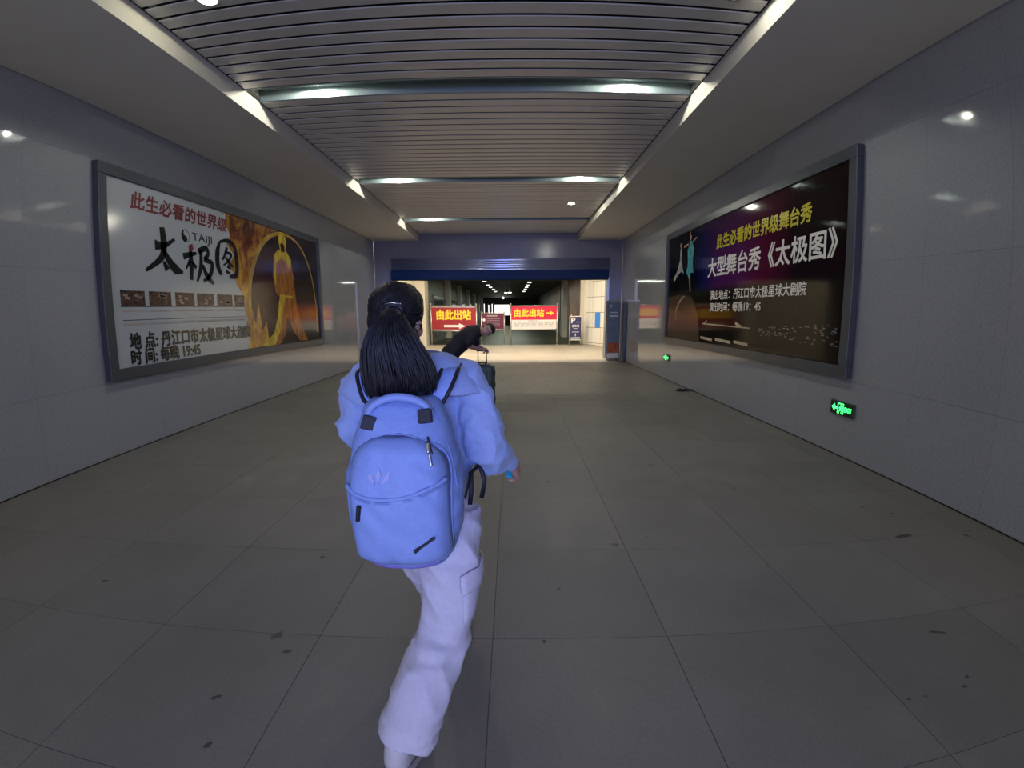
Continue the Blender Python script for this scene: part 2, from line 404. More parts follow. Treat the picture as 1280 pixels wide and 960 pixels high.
# ---- roller shutter ----
sh = empty('roller_shutter', (0, YE - .06, 2.85), label='rolled-up blue roller shutter with a deep blue bottom bar above the gateway', cat='shutter')
bm = bmesh.new(); seg = 8; hh = .07
pr = [(0, 0)] + [(-.005 * math.sin(PI * (k + .5) / seg) - .004, hh * (k + .5) / seg) for k in range(seg)] + [(0, hh)]
va = [bm.verts.new((OX0 - .02, p[0], p[1])) for p in pr]; vb = [bm.verts.new((OX1 + .02, p[0], p[1])) for p in pr]
for k in range(len(pr) - 1): bm.faces.new((va[k], va[k + 1], vb[k + 1], vb[k]))
bm.faces.new((va[0], vb[0], vb[-1], va[-1])); bm.faces.new(va[::-1]); bm.faces.new(vb)
s0 = fin('shutter_slat', bm, M['shutter'], sh, True); s0.location = (0, 0, 0)
for k in range(1, 5):
    o = s0.copy(); C.objects.link(o); o.location = (0, 0, .071 * k)
box('bottom_bar', OX0 - .05, OX1 + .0, -.05, .03, -.29, -.005, M['bluebar'], sh, bevel=.01)
box('rubber_seal', OX0 - .03, OX1 - .02, -.03, .01, -.32, -.29, M['black'], sh)

# ---- the lit crossing beyond the gateway, and the long dark hall behind it ----
fc = box('floor_crossing', -5.2, 6.5, YE + .001, 22.25, -.12, 0, M['floor_far']); fc.name = 'floor.001'; setp(fc, kind='structure')
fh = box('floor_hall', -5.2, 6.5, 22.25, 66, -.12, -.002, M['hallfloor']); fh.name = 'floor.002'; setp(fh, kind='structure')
cc = box('ceiling.001', -5.2, 6.5, YE + .5, 22.6, 4.4, 4.5, M['cream']); setp(cc, kind='structure')
# cream wall left of the crossing, ending in a column
wl = box('wall_left.001', -4.9, -4.55, YE + .5, 22.4, 0, 4.4, M['cream']); setp(wl, kind='structure')
col = box('column', -4.55, -4.12, 21.6, 22.5, 0, 4.4, M['cream']); col.name = 'trim_3'; setp(col, kind='structure')
# bulkhead above the view, added to block the crossing lamps from the hall
bh = box('trim_4', -5.2, 6.5, 22.5, 22.8, 3.12, 4.4, M['hallceil']); setp(bh, kind='structure')
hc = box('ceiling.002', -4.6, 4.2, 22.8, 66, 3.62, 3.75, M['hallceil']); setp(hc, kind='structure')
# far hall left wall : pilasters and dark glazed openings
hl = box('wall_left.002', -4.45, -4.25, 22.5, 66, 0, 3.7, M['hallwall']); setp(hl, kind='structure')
yy = 24.4; k = 1
while yy < 58:
    L = 4.4
    wn = empty('window_%d' % k, (-4.24, yy, 0), kind='structure')
    box('window_frame', 0, .06, 0, L, .25, 2.5, M['hallwall'], wn)
    for j in range(3):
        box('pane', .06, .075, .1 + j * (L - .2) / 3 + .04, .1 + (j + 1) * (L - .2) / 3 - .04, .35, 1.2, M['dark'], wn)
        box('pane', .06, .075, .1 + j * (L - .2) / 3 + .01, .1 + (j + 1) * (L - .2) / 3 - .01, 1.3, 2.42, M['dark'], wn)
    pl = box('pilaster', -4.25, -3.98, yy + L + .15, yy + L + 1.0, 0, 3.7, M['cream'], None); pl.name = 'trim_%d' % (9 + k); setp(pl, kind='structure')
    yy += 6.3; k += 1
# far hall right wall with brown posters and a pale pillar
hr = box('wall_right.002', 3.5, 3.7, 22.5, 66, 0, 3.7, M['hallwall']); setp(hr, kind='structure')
def poster_brown():
    m, t, b = nt('brown_poster'); tc = N(t, 'ShaderNodeTexCoord'); no = N(t, 'ShaderNodeTexNoise'); no.inputs['Scale'].default_value = .9; no.inputs['Detail'].default_value = 3
    cr = N(t, 'ShaderNodeValToRGB'); cr.color_ramp.elements[0].position = .35; cr.color_ramp.elements[0].color = (.20, .05, .035, 1)
    cr.color_ramp.elements[1].position = .75; cr.color_ramp.elements[1].color = (.55, .26, .07, 1)
    t.links.new(tc.outputs['Object'], no.inputs['Vector']); t.links.new(no.outputs['Fac'], cr.inputs[0]); t.links.new(cr.outputs[0], b.inputs['Base Color']); b.inputs['Roughness'].default_value = .35
    return m
M['brown'] = poster_brown()
for (y0, y1, lab) in ((23.5, 28.9, 'nearest brown floor-to-lintel wall poster right of the dark far hall'), (33.5, 41, 'second brown wall poster deeper in the dark far hall')):
    t = empty('wall_poster', (3.5, y0, 0), label=lab, cat='poster')
    box('poster_sheet', -.05, -.01, 0.05, y1 - y0 - .05, 1.05, 3.45, M['brown'], t); box('frame', -.04, 0, 0, y1 - y0, 1.0, 3.5, M['frame'], t)
pp = box('trim_5', 3.2, 3.5, 29.3, 30.6, 0, 3.7, M['cream']); setp(pp, kind='structure')
# lights of the far hall
k = 0
for x, Y_ in [(-1.85, 30.1), (-1.8, 33.8), (-1.75, 36.5), (-1.65, 39.8), (-1.62, 43.3), (1.13, 31.1), (1.11, 34.0), (1.10, 36.6), (1.08, 39.5), (1.05, 43.3)]:
    od = ('nearest', 'second', 'third', 'fourth', 'deepest')[k % 5]; k += 1
    t = empty('ceiling_disc_light', (x, Y_, 3.62), label='%s round lamp of the %s row on the dark far hall ceiling' % (od, 'left' if x < 0 else 'right'), cat='ceiling light', group='left row of far hall lamps' if x < 0 else 'right row of far hall lamps')
    bm = bmesh.new(); bmesh.ops.create_cone(bm, cap_ends=True, segments=20, radius1=.15, radius2=.17, depth=.06); fin('housing', bm, M['white'], t).location = (0, 0, -.03)
    bm = bmesh.new(); bmesh.ops.create_cone(bm, cap_ends=True, segments=20, radius1=.12, radius2=.12, depth=.03); fin('diffuser', bm, M['halllamp'], t).location = (0, 0, -.065)
    t.location.z = 3.62
for x, Y_, L, lab in ((-.20, 30.0, .55, 'long-stemmed pendant lamp hanging in the middle of the dark far hall'), (-.55, 37, .25, 'short pendant lamp beyond the long-stemmed one in the far hall'), (-1.05, 50, .25, 'deepest tiny pendant lamp of the far hall')):
    t = empty('pendant_lamp', (x, Y_, 3.62), label=lab, cat='pendant lamp')
    bm = bmesh.new(); tube(bm, [(0, 0, 0), (0, 0, -L)], .018); fin('stem', bm, M['steel'], t)
    bm = bmesh.new(); tube(bm, [(0, 0, -L + .02), (0, 0, -L - .05), (0, 0, -L - .2)], [.03, .07, .16], 16); fin('lamp_shade', bm, M['steel'], t, True)
    bm = bmesh.new(); ell(bm, (0, 0, -L - .2), (.13, .13, .05), sub=2); fin('bulb', bm, M['halllamp'], t, True)
# end of the hall: bright doorway and pale railings standing before it
he = box('wall_far.001', -4.6, 4.2, 62, 62.3, 0, 3.7, M['hallceil']); setp(he, kind='structure')
M['daylit'] = mat('lit_window_and_strips', (1, 1, 1), .5, emit=(1, .97, .86), es=2.2)
wn = box('window_20', -2.5, -.45, 61.9, 62.0, 1.3, 2.75, M['steel']); setp(wn, kind='structure'); box('pane', -2.45, -.5, 61.86, 61.9, 1.35, 2.7, M['daylit'], wn)
bs = empty('banner_rack', (-3.0, 58, 0), label='row of narrow pale upright strips beside the bright far window', cat='railing')
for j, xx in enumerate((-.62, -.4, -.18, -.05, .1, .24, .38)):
    box('upright_strip', xx - .035, xx + .035, -.02, .02, .9, 2.75 - (j % 2) * .12, M['daylit'] if j % 3 == 0 else M['white'], bs)  # every third strip glows, its brightness put into the material
box('bottom_rail', -.7, .5, -.03, .03, .82, .92, M['steel'], bs)
for xx in (-.66, .44): box('leg', xx - .03, xx + .03, -.03, .03, 0, .82, M['steel'], bs)
# white tiled wall turning toward the crossing on the right
A = Vector((3.46, 22.35, 0)); B = Vector((4.75, 19.6, 0)); dv = (B - A); Ln = dv.length; rz = math.atan2(dv.y, dv.x)
tw = empty('wall_right.001', (A.x, A.y, 0), rz, kind='structure')
box('backing', -.1, Ln + .3, .03, .2, 0, 4.4, M['grout'], tw)
tzs = [0, .10, .83, 1.53, 2.24, 2.95, 3.66, 4.39]; txs = [.14, .42, .72, 1.38, 2.04, 2.7, 3.1]
for za, zb in zip(tzs, tzs[1:]):
    for xa, xb in zip(txs, txs[1:]):
        box('wall_tile', xa + .010, xb - .010, 0, .04, za + .010, zb - .010, M['tile'], tw)
box('door_leaf', -.25, .14, -.01, .1, 0, 4.3, M['tile'], tw)
o = box('blue_notice', .98, 1.34, -.03, -.005, .85, 1.52, mat('blue_notice', (.06, .28, .85), .4), None); 
o.parent = tw; o.name = 'notice_panel'
wr = box('wall_right.003', 4.7, 4.9, YE + .5, 19.8, 0, 4.4, M['cream']); setp(wr, kind='structure')
wr2 = box('trim_6', 3.28, 3.5, 22.3, 22.5, 0, 3.7, M['cream']); setp(wr2, kind='structure')

# =====================================================================
#                        BILLBOARDS AND SIGNS
# =====================================================================
BW, BH, FW = 5.85, 2.34, .125
def board_frame(root):
    for nm_, a in (('frame_rail', (0, BW, 0, FW)), ('frame_rail', (0, BW, BH - FW, BH)), ('frame_stile', (0, FW, FW, BH - FW)), ('frame_stile', (BW - FW, BW, FW, BH - FW))):
        box(nm_, a[0], a[1], -.085, -.001, a[2], a[3], M['frame'], root, bevel=.006)
def fire_mat():
    m, t, b = nt('flame_print'); tc = N(t, 'ShaderNodeTexCoord'); mp = N(t, 'ShaderNodeMapping'); mp.inputs['Scale'].default_value = (1.5, 1, .8)
    no = N(t, 'ShaderNodeTexNoise'); no.inputs['Scale'].default_value = 2.2; no.inputs['Detail'].default_value = 8; no.inputs['Distortion'].default_value = .8; no.inputs['Roughness'].default_value = .65
    cr = N(t, 'ShaderNodeValToRGB'); e = cr.color_ramp.elements; e[0].position = .30; e[0].color = (.055, .016, .012, 1); e[1].position = .78; e[1].color = (.80, .55, .04, 1)
    for p, c in ((.42, (.16, .055, .02, 1)), (.53, (.36, .17, .03, 1)), (.64, (.60, .33, .03, 1))):
        k = e.new(p); k.color = c
    t.links.new(tc.outputs['Object'], mp.inputs[0]); t.links.new(mp.outputs[0], no.inputs['Vector'])
    # printed picture: flames brighter low down in the artwork
    sp = N(t, 'ShaderNodeSeparateXYZ'); t.links.new(tc.outputs['Object'], sp.inputs[0])
    mr = N(t, 'ShaderNodeMapRange'); mr.inputs['From Min'].default_value = 2.2; mr.inputs['From Max'].default_value = .2; mr.inputs['To Min'].default_value = -.06; mr.inputs['To Max'].default_value = .10
    t.links.new(sp.outputs['Z'], mr.inputs['Value']); ad = N(t, 'ShaderNodeMath', operation='ADD'); t.links.new(no.outputs['Fac'], ad.inputs[0]); t.links.new(mr.outputs[0], ad.inputs[1])
    t.links.new(ad.outputs[0], cr.inputs[0]); t.links.new(cr.outputs[0], b.inputs['Base Color']); b.inputs['Roughness'].default_value = .12
    return m
M['fire'] = fire_mat()
M['night'] = mat('dark_brown_print', (.030, .022, .022), .12, var=.4, scale=2)
M['maroonp'] = mat('wine_print', (.050, .018, .016), .12, var=.6, scale=2.5)
M['robe'] = mat('amber_robe_print', (.30, .115, .02), .14, var=.5, scale=5, stretch=(3, 1, .8))
M['robe_y'] = mat('yellow_robe_print', (.50, .37, .03), .14, var=.4, scale=6, stretch=(3, 1, .8))
M['gold'] = mat('gold_print', (.38, .24, .05), .14, var=.3, scale=4)
M['sepia'] = mat('sepia_photo_print', (.060, .030, .026), .2, var=.9, scale=22)
M['sepia_l'] = mat('pale_photo_print', (.26, .22, .20), .2, var=.3, scale=20)
M['ink'] = mat('ink_print', (.010, .012, .012), .15)
# ---- left board ----
lb = empty('billboard', (WL, 4.546, .83), math.radians(90), label='white poster board with black brush lettering and a flaming robed figure', cat='billboard')
board_frame(lb)
box('poster_sheet', FW - .01, BW - FW + .01, -.05, -.004, FW - .01, BH - FW + .01, M['poster_white'], lb)
Y0 = -.0515
fe = [(2.45, 2.225), (2.40, 2.05), (2.52, 1.9), (2.42, 1.75), (2.60, 1.60), (2.45, 1.45), (2.58, 1.28), (2.62, 1.15), (2.74, 1.04), (2.84, .9), (2.80, .75), (2.86, .62), (2.80, .45), (2.88, .3), (2.82, .118)]
poly('flame_print', fe + [(3.95, .118), (3.95, 2.225)], M['fire'], lb, Y0)
poly('night_print', [(3.78, 2.225), (BW - FW, 2.225), (BW - FW, .118), (3.1, .118), (3.0, .5), (3.0, 1.0), (3.1, 1.45), (3.35, 1.85), (3.7, 2.1), (4.0, 2.2)], M['night'], lb, Y0 - .0008)
poly('glow_print', [(3.05, .13), (3.02, .6), (3.08, 1.1), (3.25, 1.5), (3.5, 1.8), (3.85, 1.9), (3.8, 1.2), (3.6, .5), (3.55, .13)], M['maroonp'], lb, Y0 - .0016)
bm = bmesh.new()
p_, w_ = smooth_pts([(2.98, .35), (2.96, .85), (3.08, 1.38), (3.5, 1.92), (4.15, 2.17), (4.89, 2.06), (5.37, 1.57), (5.56, .9), (5.54, .28)], [.05, .09, .10, .10, .06, .045, .04, .035, .03]); stroke_bm(bm, p_, w_, Y0 - .0024)
fin('printed_arch', bm, M['gold'], lb)
poly('printed_flame', [(3.0, .13), (2.93, .45), (3.02, .8), (3.1, .5), (3.22, .9), (3.3, .4), (3.45, .55), (3.5, .13)], M['fire'], lb, Y0 - .003)
poly('printed_figure', [(4.02, 1.84), (3.86, 1.74), (3.80, 1.35), (3.84, 1.08), (3.98, 1.0), (3.86, .62), (3.68, .35), (3.30, .14), (3.85, .125), (4.12, .30), (4.22, .62), (4.45, .33), (4.70, .15), (5.05, .135), (4.78, .5), (4.62, .95), (4.58, 1.4), (4.50, 1.74), (4.33, 1.86)], M['robe'], lb, Y0 - .0034)
poly('printed_collar', [(4.02, 1.86), (3.85, 1.74), (3.79, 1.35), (3.86, 1.2), (3.92, 1.6), (4.12, 1.72), (4.30, 1.66), (4.46, 1.5), (4.52, 1.72), (4.34, 1.87)], M['robe_y'], lb, Y0 - .0042)
poly('printed_skirt', [(3.98, 1.0), (3.84, .6), (3.66, .33), (3.25, .13), (3.7, .125), (3.98, .45), (4.08, .8), (4.2, 1.0), (4.5, .98), (4.48, 1.03), (4.0, 1.04)], M['robe_y'], lb, Y0 - .0042)
poly('printed_head', [(4.10, 1.86), (4.05, 2.05), (4.08, 2.14), (4.22, 2.18), (4.34, 2.12), (4.36, 2.02), (4.30, 1.86)], M['robe_y'], lb, Y0 - .0042)
poly('printed_face', [(4.13, 1.84), (4.11, 1.97), (4.18, 2.01), (4.28, 1.97), (4.27, 1.84)], M['maroonp'], lb, Y0 - .005)
# brush lettering and logo
bm = bmesh.new()
def BS(pts, ws): p, w2 = smooth_pts(pts, [v * 1.3 for v in ws]); stroke_bm(bm, p, w2, Y0 - .003)
BS([(.88, 1.55), (1.05, 1.56), (1.25, 1.66)], [.10, .05, .03]); BS([(1.02, 1.78), (1.04, 1.58), (.98, 1.40), (.70, 1.23)], [.07, .09, .07, .03])
BS([(1.02, 1.52), (1.12, 1.38), (1.24, 1.28), (1.38, 1.25)], [.04, .08, .10, .02]); BS([(1.02, 1.36), (1.08, 1.26)], [.03, .08])
BS([(1.40, 1.46), (1.55, 1.50), (1.68, 1.53)], [.07, .05, .03]); BS([(1.55, 1.62), (1.56, 1.40), (1.54, 1.16)], [.03, .07, .05]); BS([(1.54, 1.42), (1.44, 1.30)], [.05, .02]); BS([(1.58, 1.40), (1.66, 1.33)], [.03, .05])
BS([(1.72, 1.56), (1.90, 1.62), (1.94, 1.54), (1.86, 1.46), (2.02, 1.42), (1.96, 1.25), (1.80, 1.16)], [.06, .06, .05, .05, .06, .06, .03]); BS([(1.78, 1.58), (1.76, 1.35), (1.66, 1.14)], [.05, .06, .03]); BS([(1.80, 1.38), (1.90, 1.22), (2.04, 1.13)], [.04, .07, .03])
BS([(2.24, 1.76), (2.17, 1.60), (2.16, 1.40), (2.24, 1.28)], [.03, .08, .08, .05]); BS([(2.24, 1.76), (2.46, 1.80), (2.62, 1.72), (2.66, 1.50), (2.62, 1.30), (2.44, 1.26)], [.03, .05, .06, .08, .07, .04])
BS([(2.42, 1.70), (2.34, 1.56), (2.28, 1.50)], [.04, .04, .02]); BS([(2.38, 1.62), (2.52, 1.60), (2.44, 1.50), (2.30, 1.42)], [.03, .04, .03, .02]); BS([(2.38, 1.54), (2.46, 1.46), (2.56, 1.42)], [.03, .05, .02]); BS([(2.40, 1.42), (2.48, 1.38)], [.05, .02]); BS([(2.36, 1.34), (2.46, 1.31)], [.05, .02])
fin('brush_lettering', bm, M['ink'], lb)
poly('seal_print', [(1.52, 1.62), (1.53, 1.56), (1.58, 1.54), (1.62, 1.58), (1.60, 1.65)], M['redprint'], lb, Y0 - .004)
def disc(cx, cz, r, a0=0, a1=2 * PI, n=24): return [(cx + r * math.cos(a0 + (a1 - a0) * k / n), cz + r * math.sin(a0 + (a1 - a0) * k / n)) for k in range(n + (0 if a1 - a0 > 6.2 else 1))]
poly('logo', disc(1.47, 1.735, .085), M['ink'], lb, Y0 - .002)
poly('logo_half', disc(1.47, 1.735, .076, -PI / 2, PI / 2) + disc(1.47, 1.773, .038, PI / 2, -PI / 2, 10)[1:] , M['poster_white'], lb, Y0 - .003)
poly('logo_eye', disc(1.468, 1.697, .036, n=14), M['ink'], lb, Y0 - .0038)
poly('logo_dot', disc(1.468, 1.773, .036, n=14), M['poster_white'], lb, Y0 - .0038)
text('TAIJI', .15, 1.61, 1.70, M['ink'], lb, Y0 - .002, width=.44)
text('此生必看的世界级', .215, .50, 1.94, M['redprint'], lb, Y0 - .002, bold=.006, width=1.93, shear=.12)
poly('picture_line', [(.26, .80), (.26, .806), (2.84, .806), (2.84, .80)], M['ink'], lb, Y0 - .0016)
for k, (a, b2) in enumerate(((.27, .65), (.72, 1.11), (1.19, 1.57), (1.63, 2.01), (2.09, 2.47), (2.53, 2.80))):
    poly('photo_strip', [(a, .81), (b2, .81), (b2, .985), (a, .985)], M['sepia'], lb, Y0 - .002)
    c = (a + b2) / 2
    for j in range(4):
        u = a + .06 + (b2 - a - .12) * random.random(); v = .84 + random.random() * .10
        poly('photo_detail', [(u - .04, v), (u + .035, v - .012), (u + .04, v + .02), (u - .02, v + .028)], M['sepia_l'], lb, Y0 - .003)
    poly('caption', [(a + .01, .745), (b2 - .04, .745), (b2 - .04, .765), (a + .01, .765)], M['grey'], lb, Y0 - .002)
poly('rule', [(.28, .648), (.28, .654), (2.82, .654), (2.82, .648)], M['ink'], lb, Y0 - .002)
for a, b2 in ((.29, .62), (.68, 1.2), (1.3, 1.55), (1.6, 2.05), (2.1, 2.2), (2.25, 2.45), (2.5, 2.78)):
    poly('small_print', [(a, .592), (b2, .592), (b2, .618), (a, .618)], M['grey'], lb, Y0 - .002)
text('地 点: 丹江口市太极星球大剧院', .20, .35, .335, M['ink'], lb, Y0 - .004, bold=.006, width=2.55)
text('时 间: 每晚 19:45', .19, .35, .155, M['ink'], lb, Y0 - .004, bold=.006, width=1.25)

# ---- right board ----
def stage_mat():
    m, t, b = nt('stage_poster'); tc = N(t, 'ShaderNodeTexCoord'); sp = N(t, 'ShaderNodeSeparateXYZ'); t.links.new(tc.outputs['Object'], sp.inputs[0])
    no = N(t, 'ShaderNodeTexNoise'); no.inputs['Scale'].default_value = 1.2; no.inputs['Detail'].default_value = 3; t.links.new(tc.outputs['Object'], no.inputs['Vector'])
    def ramp(src, stops):
        r = N(t, 'ShaderNodeValToRGB'); e = r.color_ramp.elements; e[0].position = stops[0][0]; e[0].color = (*stops[0][1], 1); e[1].position = stops[-1][0]; e[1].color = (*stops[-1][1], 1)
        for p, c in stops[1:-1]:
            k = e.new(p); k.color = (*c, 1)
        t.links.new(src, r.inputs[0]); return r.outputs[0]
    dv_ = N(t, 'ShaderNodeMath', operation='DIVIDE'); t.links.new(sp.outputs['X'], dv_.inputs[0]); dv_.inputs[1].default_value = BW
    dz = N(t, 'ShaderNodeMath', operation='DIVIDE'); t.links.new(sp.outputs['Z'], dz.inputs[0]); dz.inputs[1].default_value = BH
    wob = N(t, 'ShaderNodeMath', operation='MULTIPLY_ADD'); t.links.new(no.outputs['Fac'], wob.inputs[0]); wob.inputs[1].default_value = .10; t.links.new(dv_.outputs[0], wob.inputs[2])
    colr = ramp(wob.outputs[0], [(.30, (.002, .002, .004)), (.385, (.006, .010, .075)), (.47, (.055, .012, .095)), (.62, (.085, .012, .090)), (.74, (.085, .006, .030)), (.86, (.012, .006, .008))])
    low = ramp(dz.outputs[0], [(0, (.012, .009, .007)), (.35, (.010, .008, .006)), (.44, (.012, .009, .008))])
    msk = ramp(dz.outputs[0], [(.435, (0, 0, 0)), (.475, (1, 1, 1)), (.72, (.8, .8, .8)), (1, (.45, .45, .45))])
    mx = N(t, 'ShaderNodeMix', data_type='RGBA'); t.links.new(msk, mx.inputs['Factor']); t.links.new(low, mx.inputs['A']); t.links.new(colr, mx.inputs['B'])
    t.links.new(mx.outputs['Result'], b.inputs['Base Color']); b.inputs['Roughness'].default_value = .07; b.inputs['Specular IOR Level'].default_value = .08
    return m
M['stage'] = stage_mat()
M['cyan'] = mat('cyan_dress_print', (.06, .30, .34), .2, var=.4, scale=14); M['pale'] = mat('pale_dancer_print', (.34, .33, .33), .2, var=.4, scale=12)
M['skin_print'] = mat('skin_print', (.30, .18, .13), .2); M['stagebrown'] = mat('stage_brown_print', (.035, .018, .010), .15, var=.6, scale=3)
M['lamp_print'] = mat('stage_edge_print', (.42, .36, .26), .3, var=.3, scale=9); M['yel'] = mat('yellow_title_print', (.55, .50, .02), .2)
M['city'] = mat('city_lights_print', (.12, .13, .15), .2)
rb = empty('billboard', (WR, 10.33, .84), math.radians(-90), label='dark purple stage-show board with yellow and white lettering and a cyan dancer', cat='billboard')
board_frame(rb)
box('poster_sheet', FW - .01, BW - FW + .01, -.05, -.004, FW - .01, BH - FW + .01, M['stage'], rb)
text('此生必看的世界级舞台秀', .24, 2.50, 1.73, M['yel'], rb, Y0 - .001, bold=.006, width=2.56)
text('大型舞台秀《太极图》', .34, 2.19, 1.29, M['white'], rb, Y0 - .001, bold=.007, width=3.35)
text('演出地点：丹江口市太极星球大剧院', .17, 2.33, .885, M['white'], rb, Y0 - .001, bold=.003, width=2.70)
text('演出时间：每晚19：45', .16, 2.33, .69, M['white'], rb, Y0 - .001, bold=.003, width=1.68)
poly('stage_ground', [(.13, .13), (1.95, .13), (1.85, .6), (1.5, .95), (.8, 1.02), (.13, .98)], M['stagebrown'], rb, Y0)
poly('printed_dancer', [(1.24, 2.02), (1.30, 1.96), (1.18, 1.88), (1.22, 1.6), (1.16, 1.42), (1.22, 1.40), (1.30, 1.3), (1.40, 1.42), (1.52, 1.40), (1.46, 1.6), (1.50, 1.86), (1.42, 1.96), (1.36, 2.02)], M['cyan'], rb, Y0 - .001)
poly('dancer_head', disc(1.32, 2.08, .05, n=12), M['skin_print'], rb, Y0 - .0016)
poly('dancer_arm', [(1.27, 2.1), (1.31, 2.1), (1.335, 2.24), (1.315, 2.24)], M['skin_print'], rb, Y0 - .002)
poly('dancer_arm', [(.98, 1.93), (1.22, 1.95), (1.22, 1.99), (.99, 1.97)], M['skin_print'], rb, Y0 - .002)
poly('dancer_arm', [(1.44, 1.97), (1.62, 2.03), (1.62, 2.06), (1.42, 2.0)], M['skin_print'], rb, Y0 - .002)
poly('dancer_legs', [(1.30, 1.35), (1.37, 1.36), (1.41, 1.1), (1.44, 1.06), (1.37, 1.06)], M['skin_print'], rb, Y0 - .0004)
poly('printed_dancer', [(.80, 1.98), (.84, 1.9), (.86, 1.7), (.98, 1.5), (1.02, 1.42), (.9, 1.48), (.74, 1.44), (.5, 1.30), (.44, 1.36), (.66, 1.52), (.78, 1.7)], M['pale'], rb, Y0 - .001)
poly('dancer_head', disc(.81, 2.0, .045, n=12), M['skin_print'], rb, Y0 - .002)
bm = bmesh.new(); p_, w_ = smooth_pts([(1.12, .98), (.9, .9), (.72, .76), (.66, .6), (.72, .5)], [.03, .05, .05, .03, .02]); stroke_bm(bm, p_, w_, Y0 - .001); fin('printed_acrobat', bm, M['skin_print'], rb)
bm = bmesh.new(); stroke_bm(bm, [(2.05, .46), (3.75, .435)], [.018, .018], Y0 - .001); stroke_bm(bm, [(2.25, .52), (2.1, .46)], [.02, .02], Y0 - .001); stroke_bm(bm, [(3.3, .50), (3.5, .45)], [.05, .03], Y0 - .001); fin('stage_line', bm, M['lamp_print'], rb)
for a, b2 in ((2.0, 2.5), (2.62, 3.18), (3.28, 3.72)):
    poly('stage_edge', [(a, .19), (b2, .17), (b2, .215), (a, .235)], M['lamp_print'], rb, Y0 - .001)
bm = bmesh.new()
for k in range(90):
    u = random.uniform(4.0, 5.66); v = .40 + random.uniform(-.11, .14) * (.5 + (u - 4) / 3); l = random.uniform(.015, .06)
    stroke_bm(bm, [(u, v), (u + l, v + random.uniform(-.01, .01))], [.012, .01], Y0 - .001)
o = fin('city_lights', bm, M['city'], rb); o['kind'] = 'stuff'

# ---- emergency exit signs ----
M['exitgreen'] = mat('exit_green', (.05, .6, .2), .4, emit=(.06, 1.0, .22), es=2.6)
M['exitdark'] = mat('exit_dark', (.004, .03, .012), .3); M['exitcase'] = mat('exit_case', (.05, .06, .055), .4)
def exit_sign(y, z, label, k=1.0):
    t = empty('exit_sign', (WR, y, z), math.radians(-90), label=label, cat='exit sign', group='green exit signs low on the right wall')
    W_, H_ = .36 * k, .145 * k
    box('case', -W_ / 2, W_ / 2, -.028, 0, -H_ / 2, H_ / 2, M['exitcase'], t, bevel=.004)
    box('face', -W_ / 2 + .008, W_ / 2 - .008, -.031, -.027, -H_ / 2 + .008, H_ / 2 - .008, M['exitdark'], t)
    y_ = -.033
    poly('arrow', [(-.155 * k, 0), (-.105 * k, .040 * k), (-.105 * k, .015 * k), (-.068 * k, .015 * k), (-.068 * k, -.015 * k), (-.105 * k, -.015 * k), (-.105 * k, -.040 * k)], M['exitgreen'], t, y_)
    bm = bmesh.new()
    for pts in ([(-.055, -.055), (-.055, .055)], [(-.06, .05), (.035, .05)], [(.03, .055), (.03, -.055)], [(-.06, -.05), (-.03, -.05)], [(.0, -.05), (.035, -.05)]):
        stroke_bm(bm, [(a * k, c * k) for a, c in pts], [.012 * k] * 2, y_)
    for pts, w2 in (([(-.01, .018), (-.015, -.012)], .022), ([(-.012, .012), (.014, .002)], .009), ([(-.012, .012), (-.036, .0)], .009), ([(-.015, -.01), (.008, -.024), (.004, -.044)], .010), ([(-.015, -.01), (-.025, -.03), (-.042, -.034)], .010)):
        stroke_bm(bm, [(a * k, c * k) for a, c in pts], [w2 * k] * len(pts), y_ - .001)
    fin('running_figure', bm, M['exitgreen'], t)
    poly('figure_head', disc(-.005 * k, .030 * k, .009 * k, n=10), M['exitgreen'], t, y_ - .001)
    text('EXIT', .072 * k, .050 * k, -.026 * k, M['exitgreen'], t, y_, bold=.001, width=.112 * k)
    return t
exit_sign(4.55, .515, 'green running-figure exit sign under the near end of the dark billboard')
exit_sign(10.2, .50, 'far small green exit sign beyond the dark billboard', .95)

# ---- free-standing direction boards ----
def board_stand(name, x0, x1, zt, zb, label, y, m, post=.035, rail2=None, topext=.12, lean=0):
    t = empty(name, ((x0 + x1) / 2, y, 0), lean, label=label, cat='sign board')
    h = (x1 - x0) / 2
    for s in (-1, 1):
        bm = bmesh.new(); tube(bm, [(s * h, 0, 0), (s * h, 0, zt + topext)], post, 12); fin('post', bm, M['steel'], t, True)
        bm = bmesh.new(); ell(bm, (s * h, 0, zt + topext), (post * 1.3,) * 3, sub=2); fin('post_cap', bm, M['steel'], t, True)
        box('foot', s * h - .05, s * h + .05, -.22, .22, 0, .03, M['steel'], t, bevel=.005)
    for z in (zt + .03, zb - .03) + ((rail2,) if rail2 else ()):
        bm = bmesh.new(); tube(bm, [(-h, 0, z), (h, 0, z)], post * .8, 10); fin('cross_rail', bm, M['steel'], t, True)
    box('sign_panel', -h + post, h - post, -.02, .02, zb, zt, m, t)
    return t, h
s1, h1 = board_stand('direction_board', -3.93, -1.76, 1.84, .72, 'dark red board on steel posts with yellow characters over a white arrow', 22.0, M['red'])
text('由此出站', .5, -h1 + .28, 1.27, M['yellow'], s1, -.024, bold=.02, width=1.62)
poly('arrow', [(-.48, .87), (-.48, .98), (.24, .98), (.24, 1.06), (.56, .925), (.24, .79), (.24, .87)], M['white'], s1, -.024)
box('panel_rim', -h1 + .05, h1 - .05, -.026, -.02, .72, .76, M['steel'], s1); box('panel_rim', -h1 + .05, h1 - .05, -.026, -.02, 1.80, 1.84, M['steel'], s1)
s2, h2 = board_stand('direction_board', -.10, 2.14, 1.84, .80, 'bright red and white board on steel posts with yellow characters and a small arrow', 22.0, M['redb'])
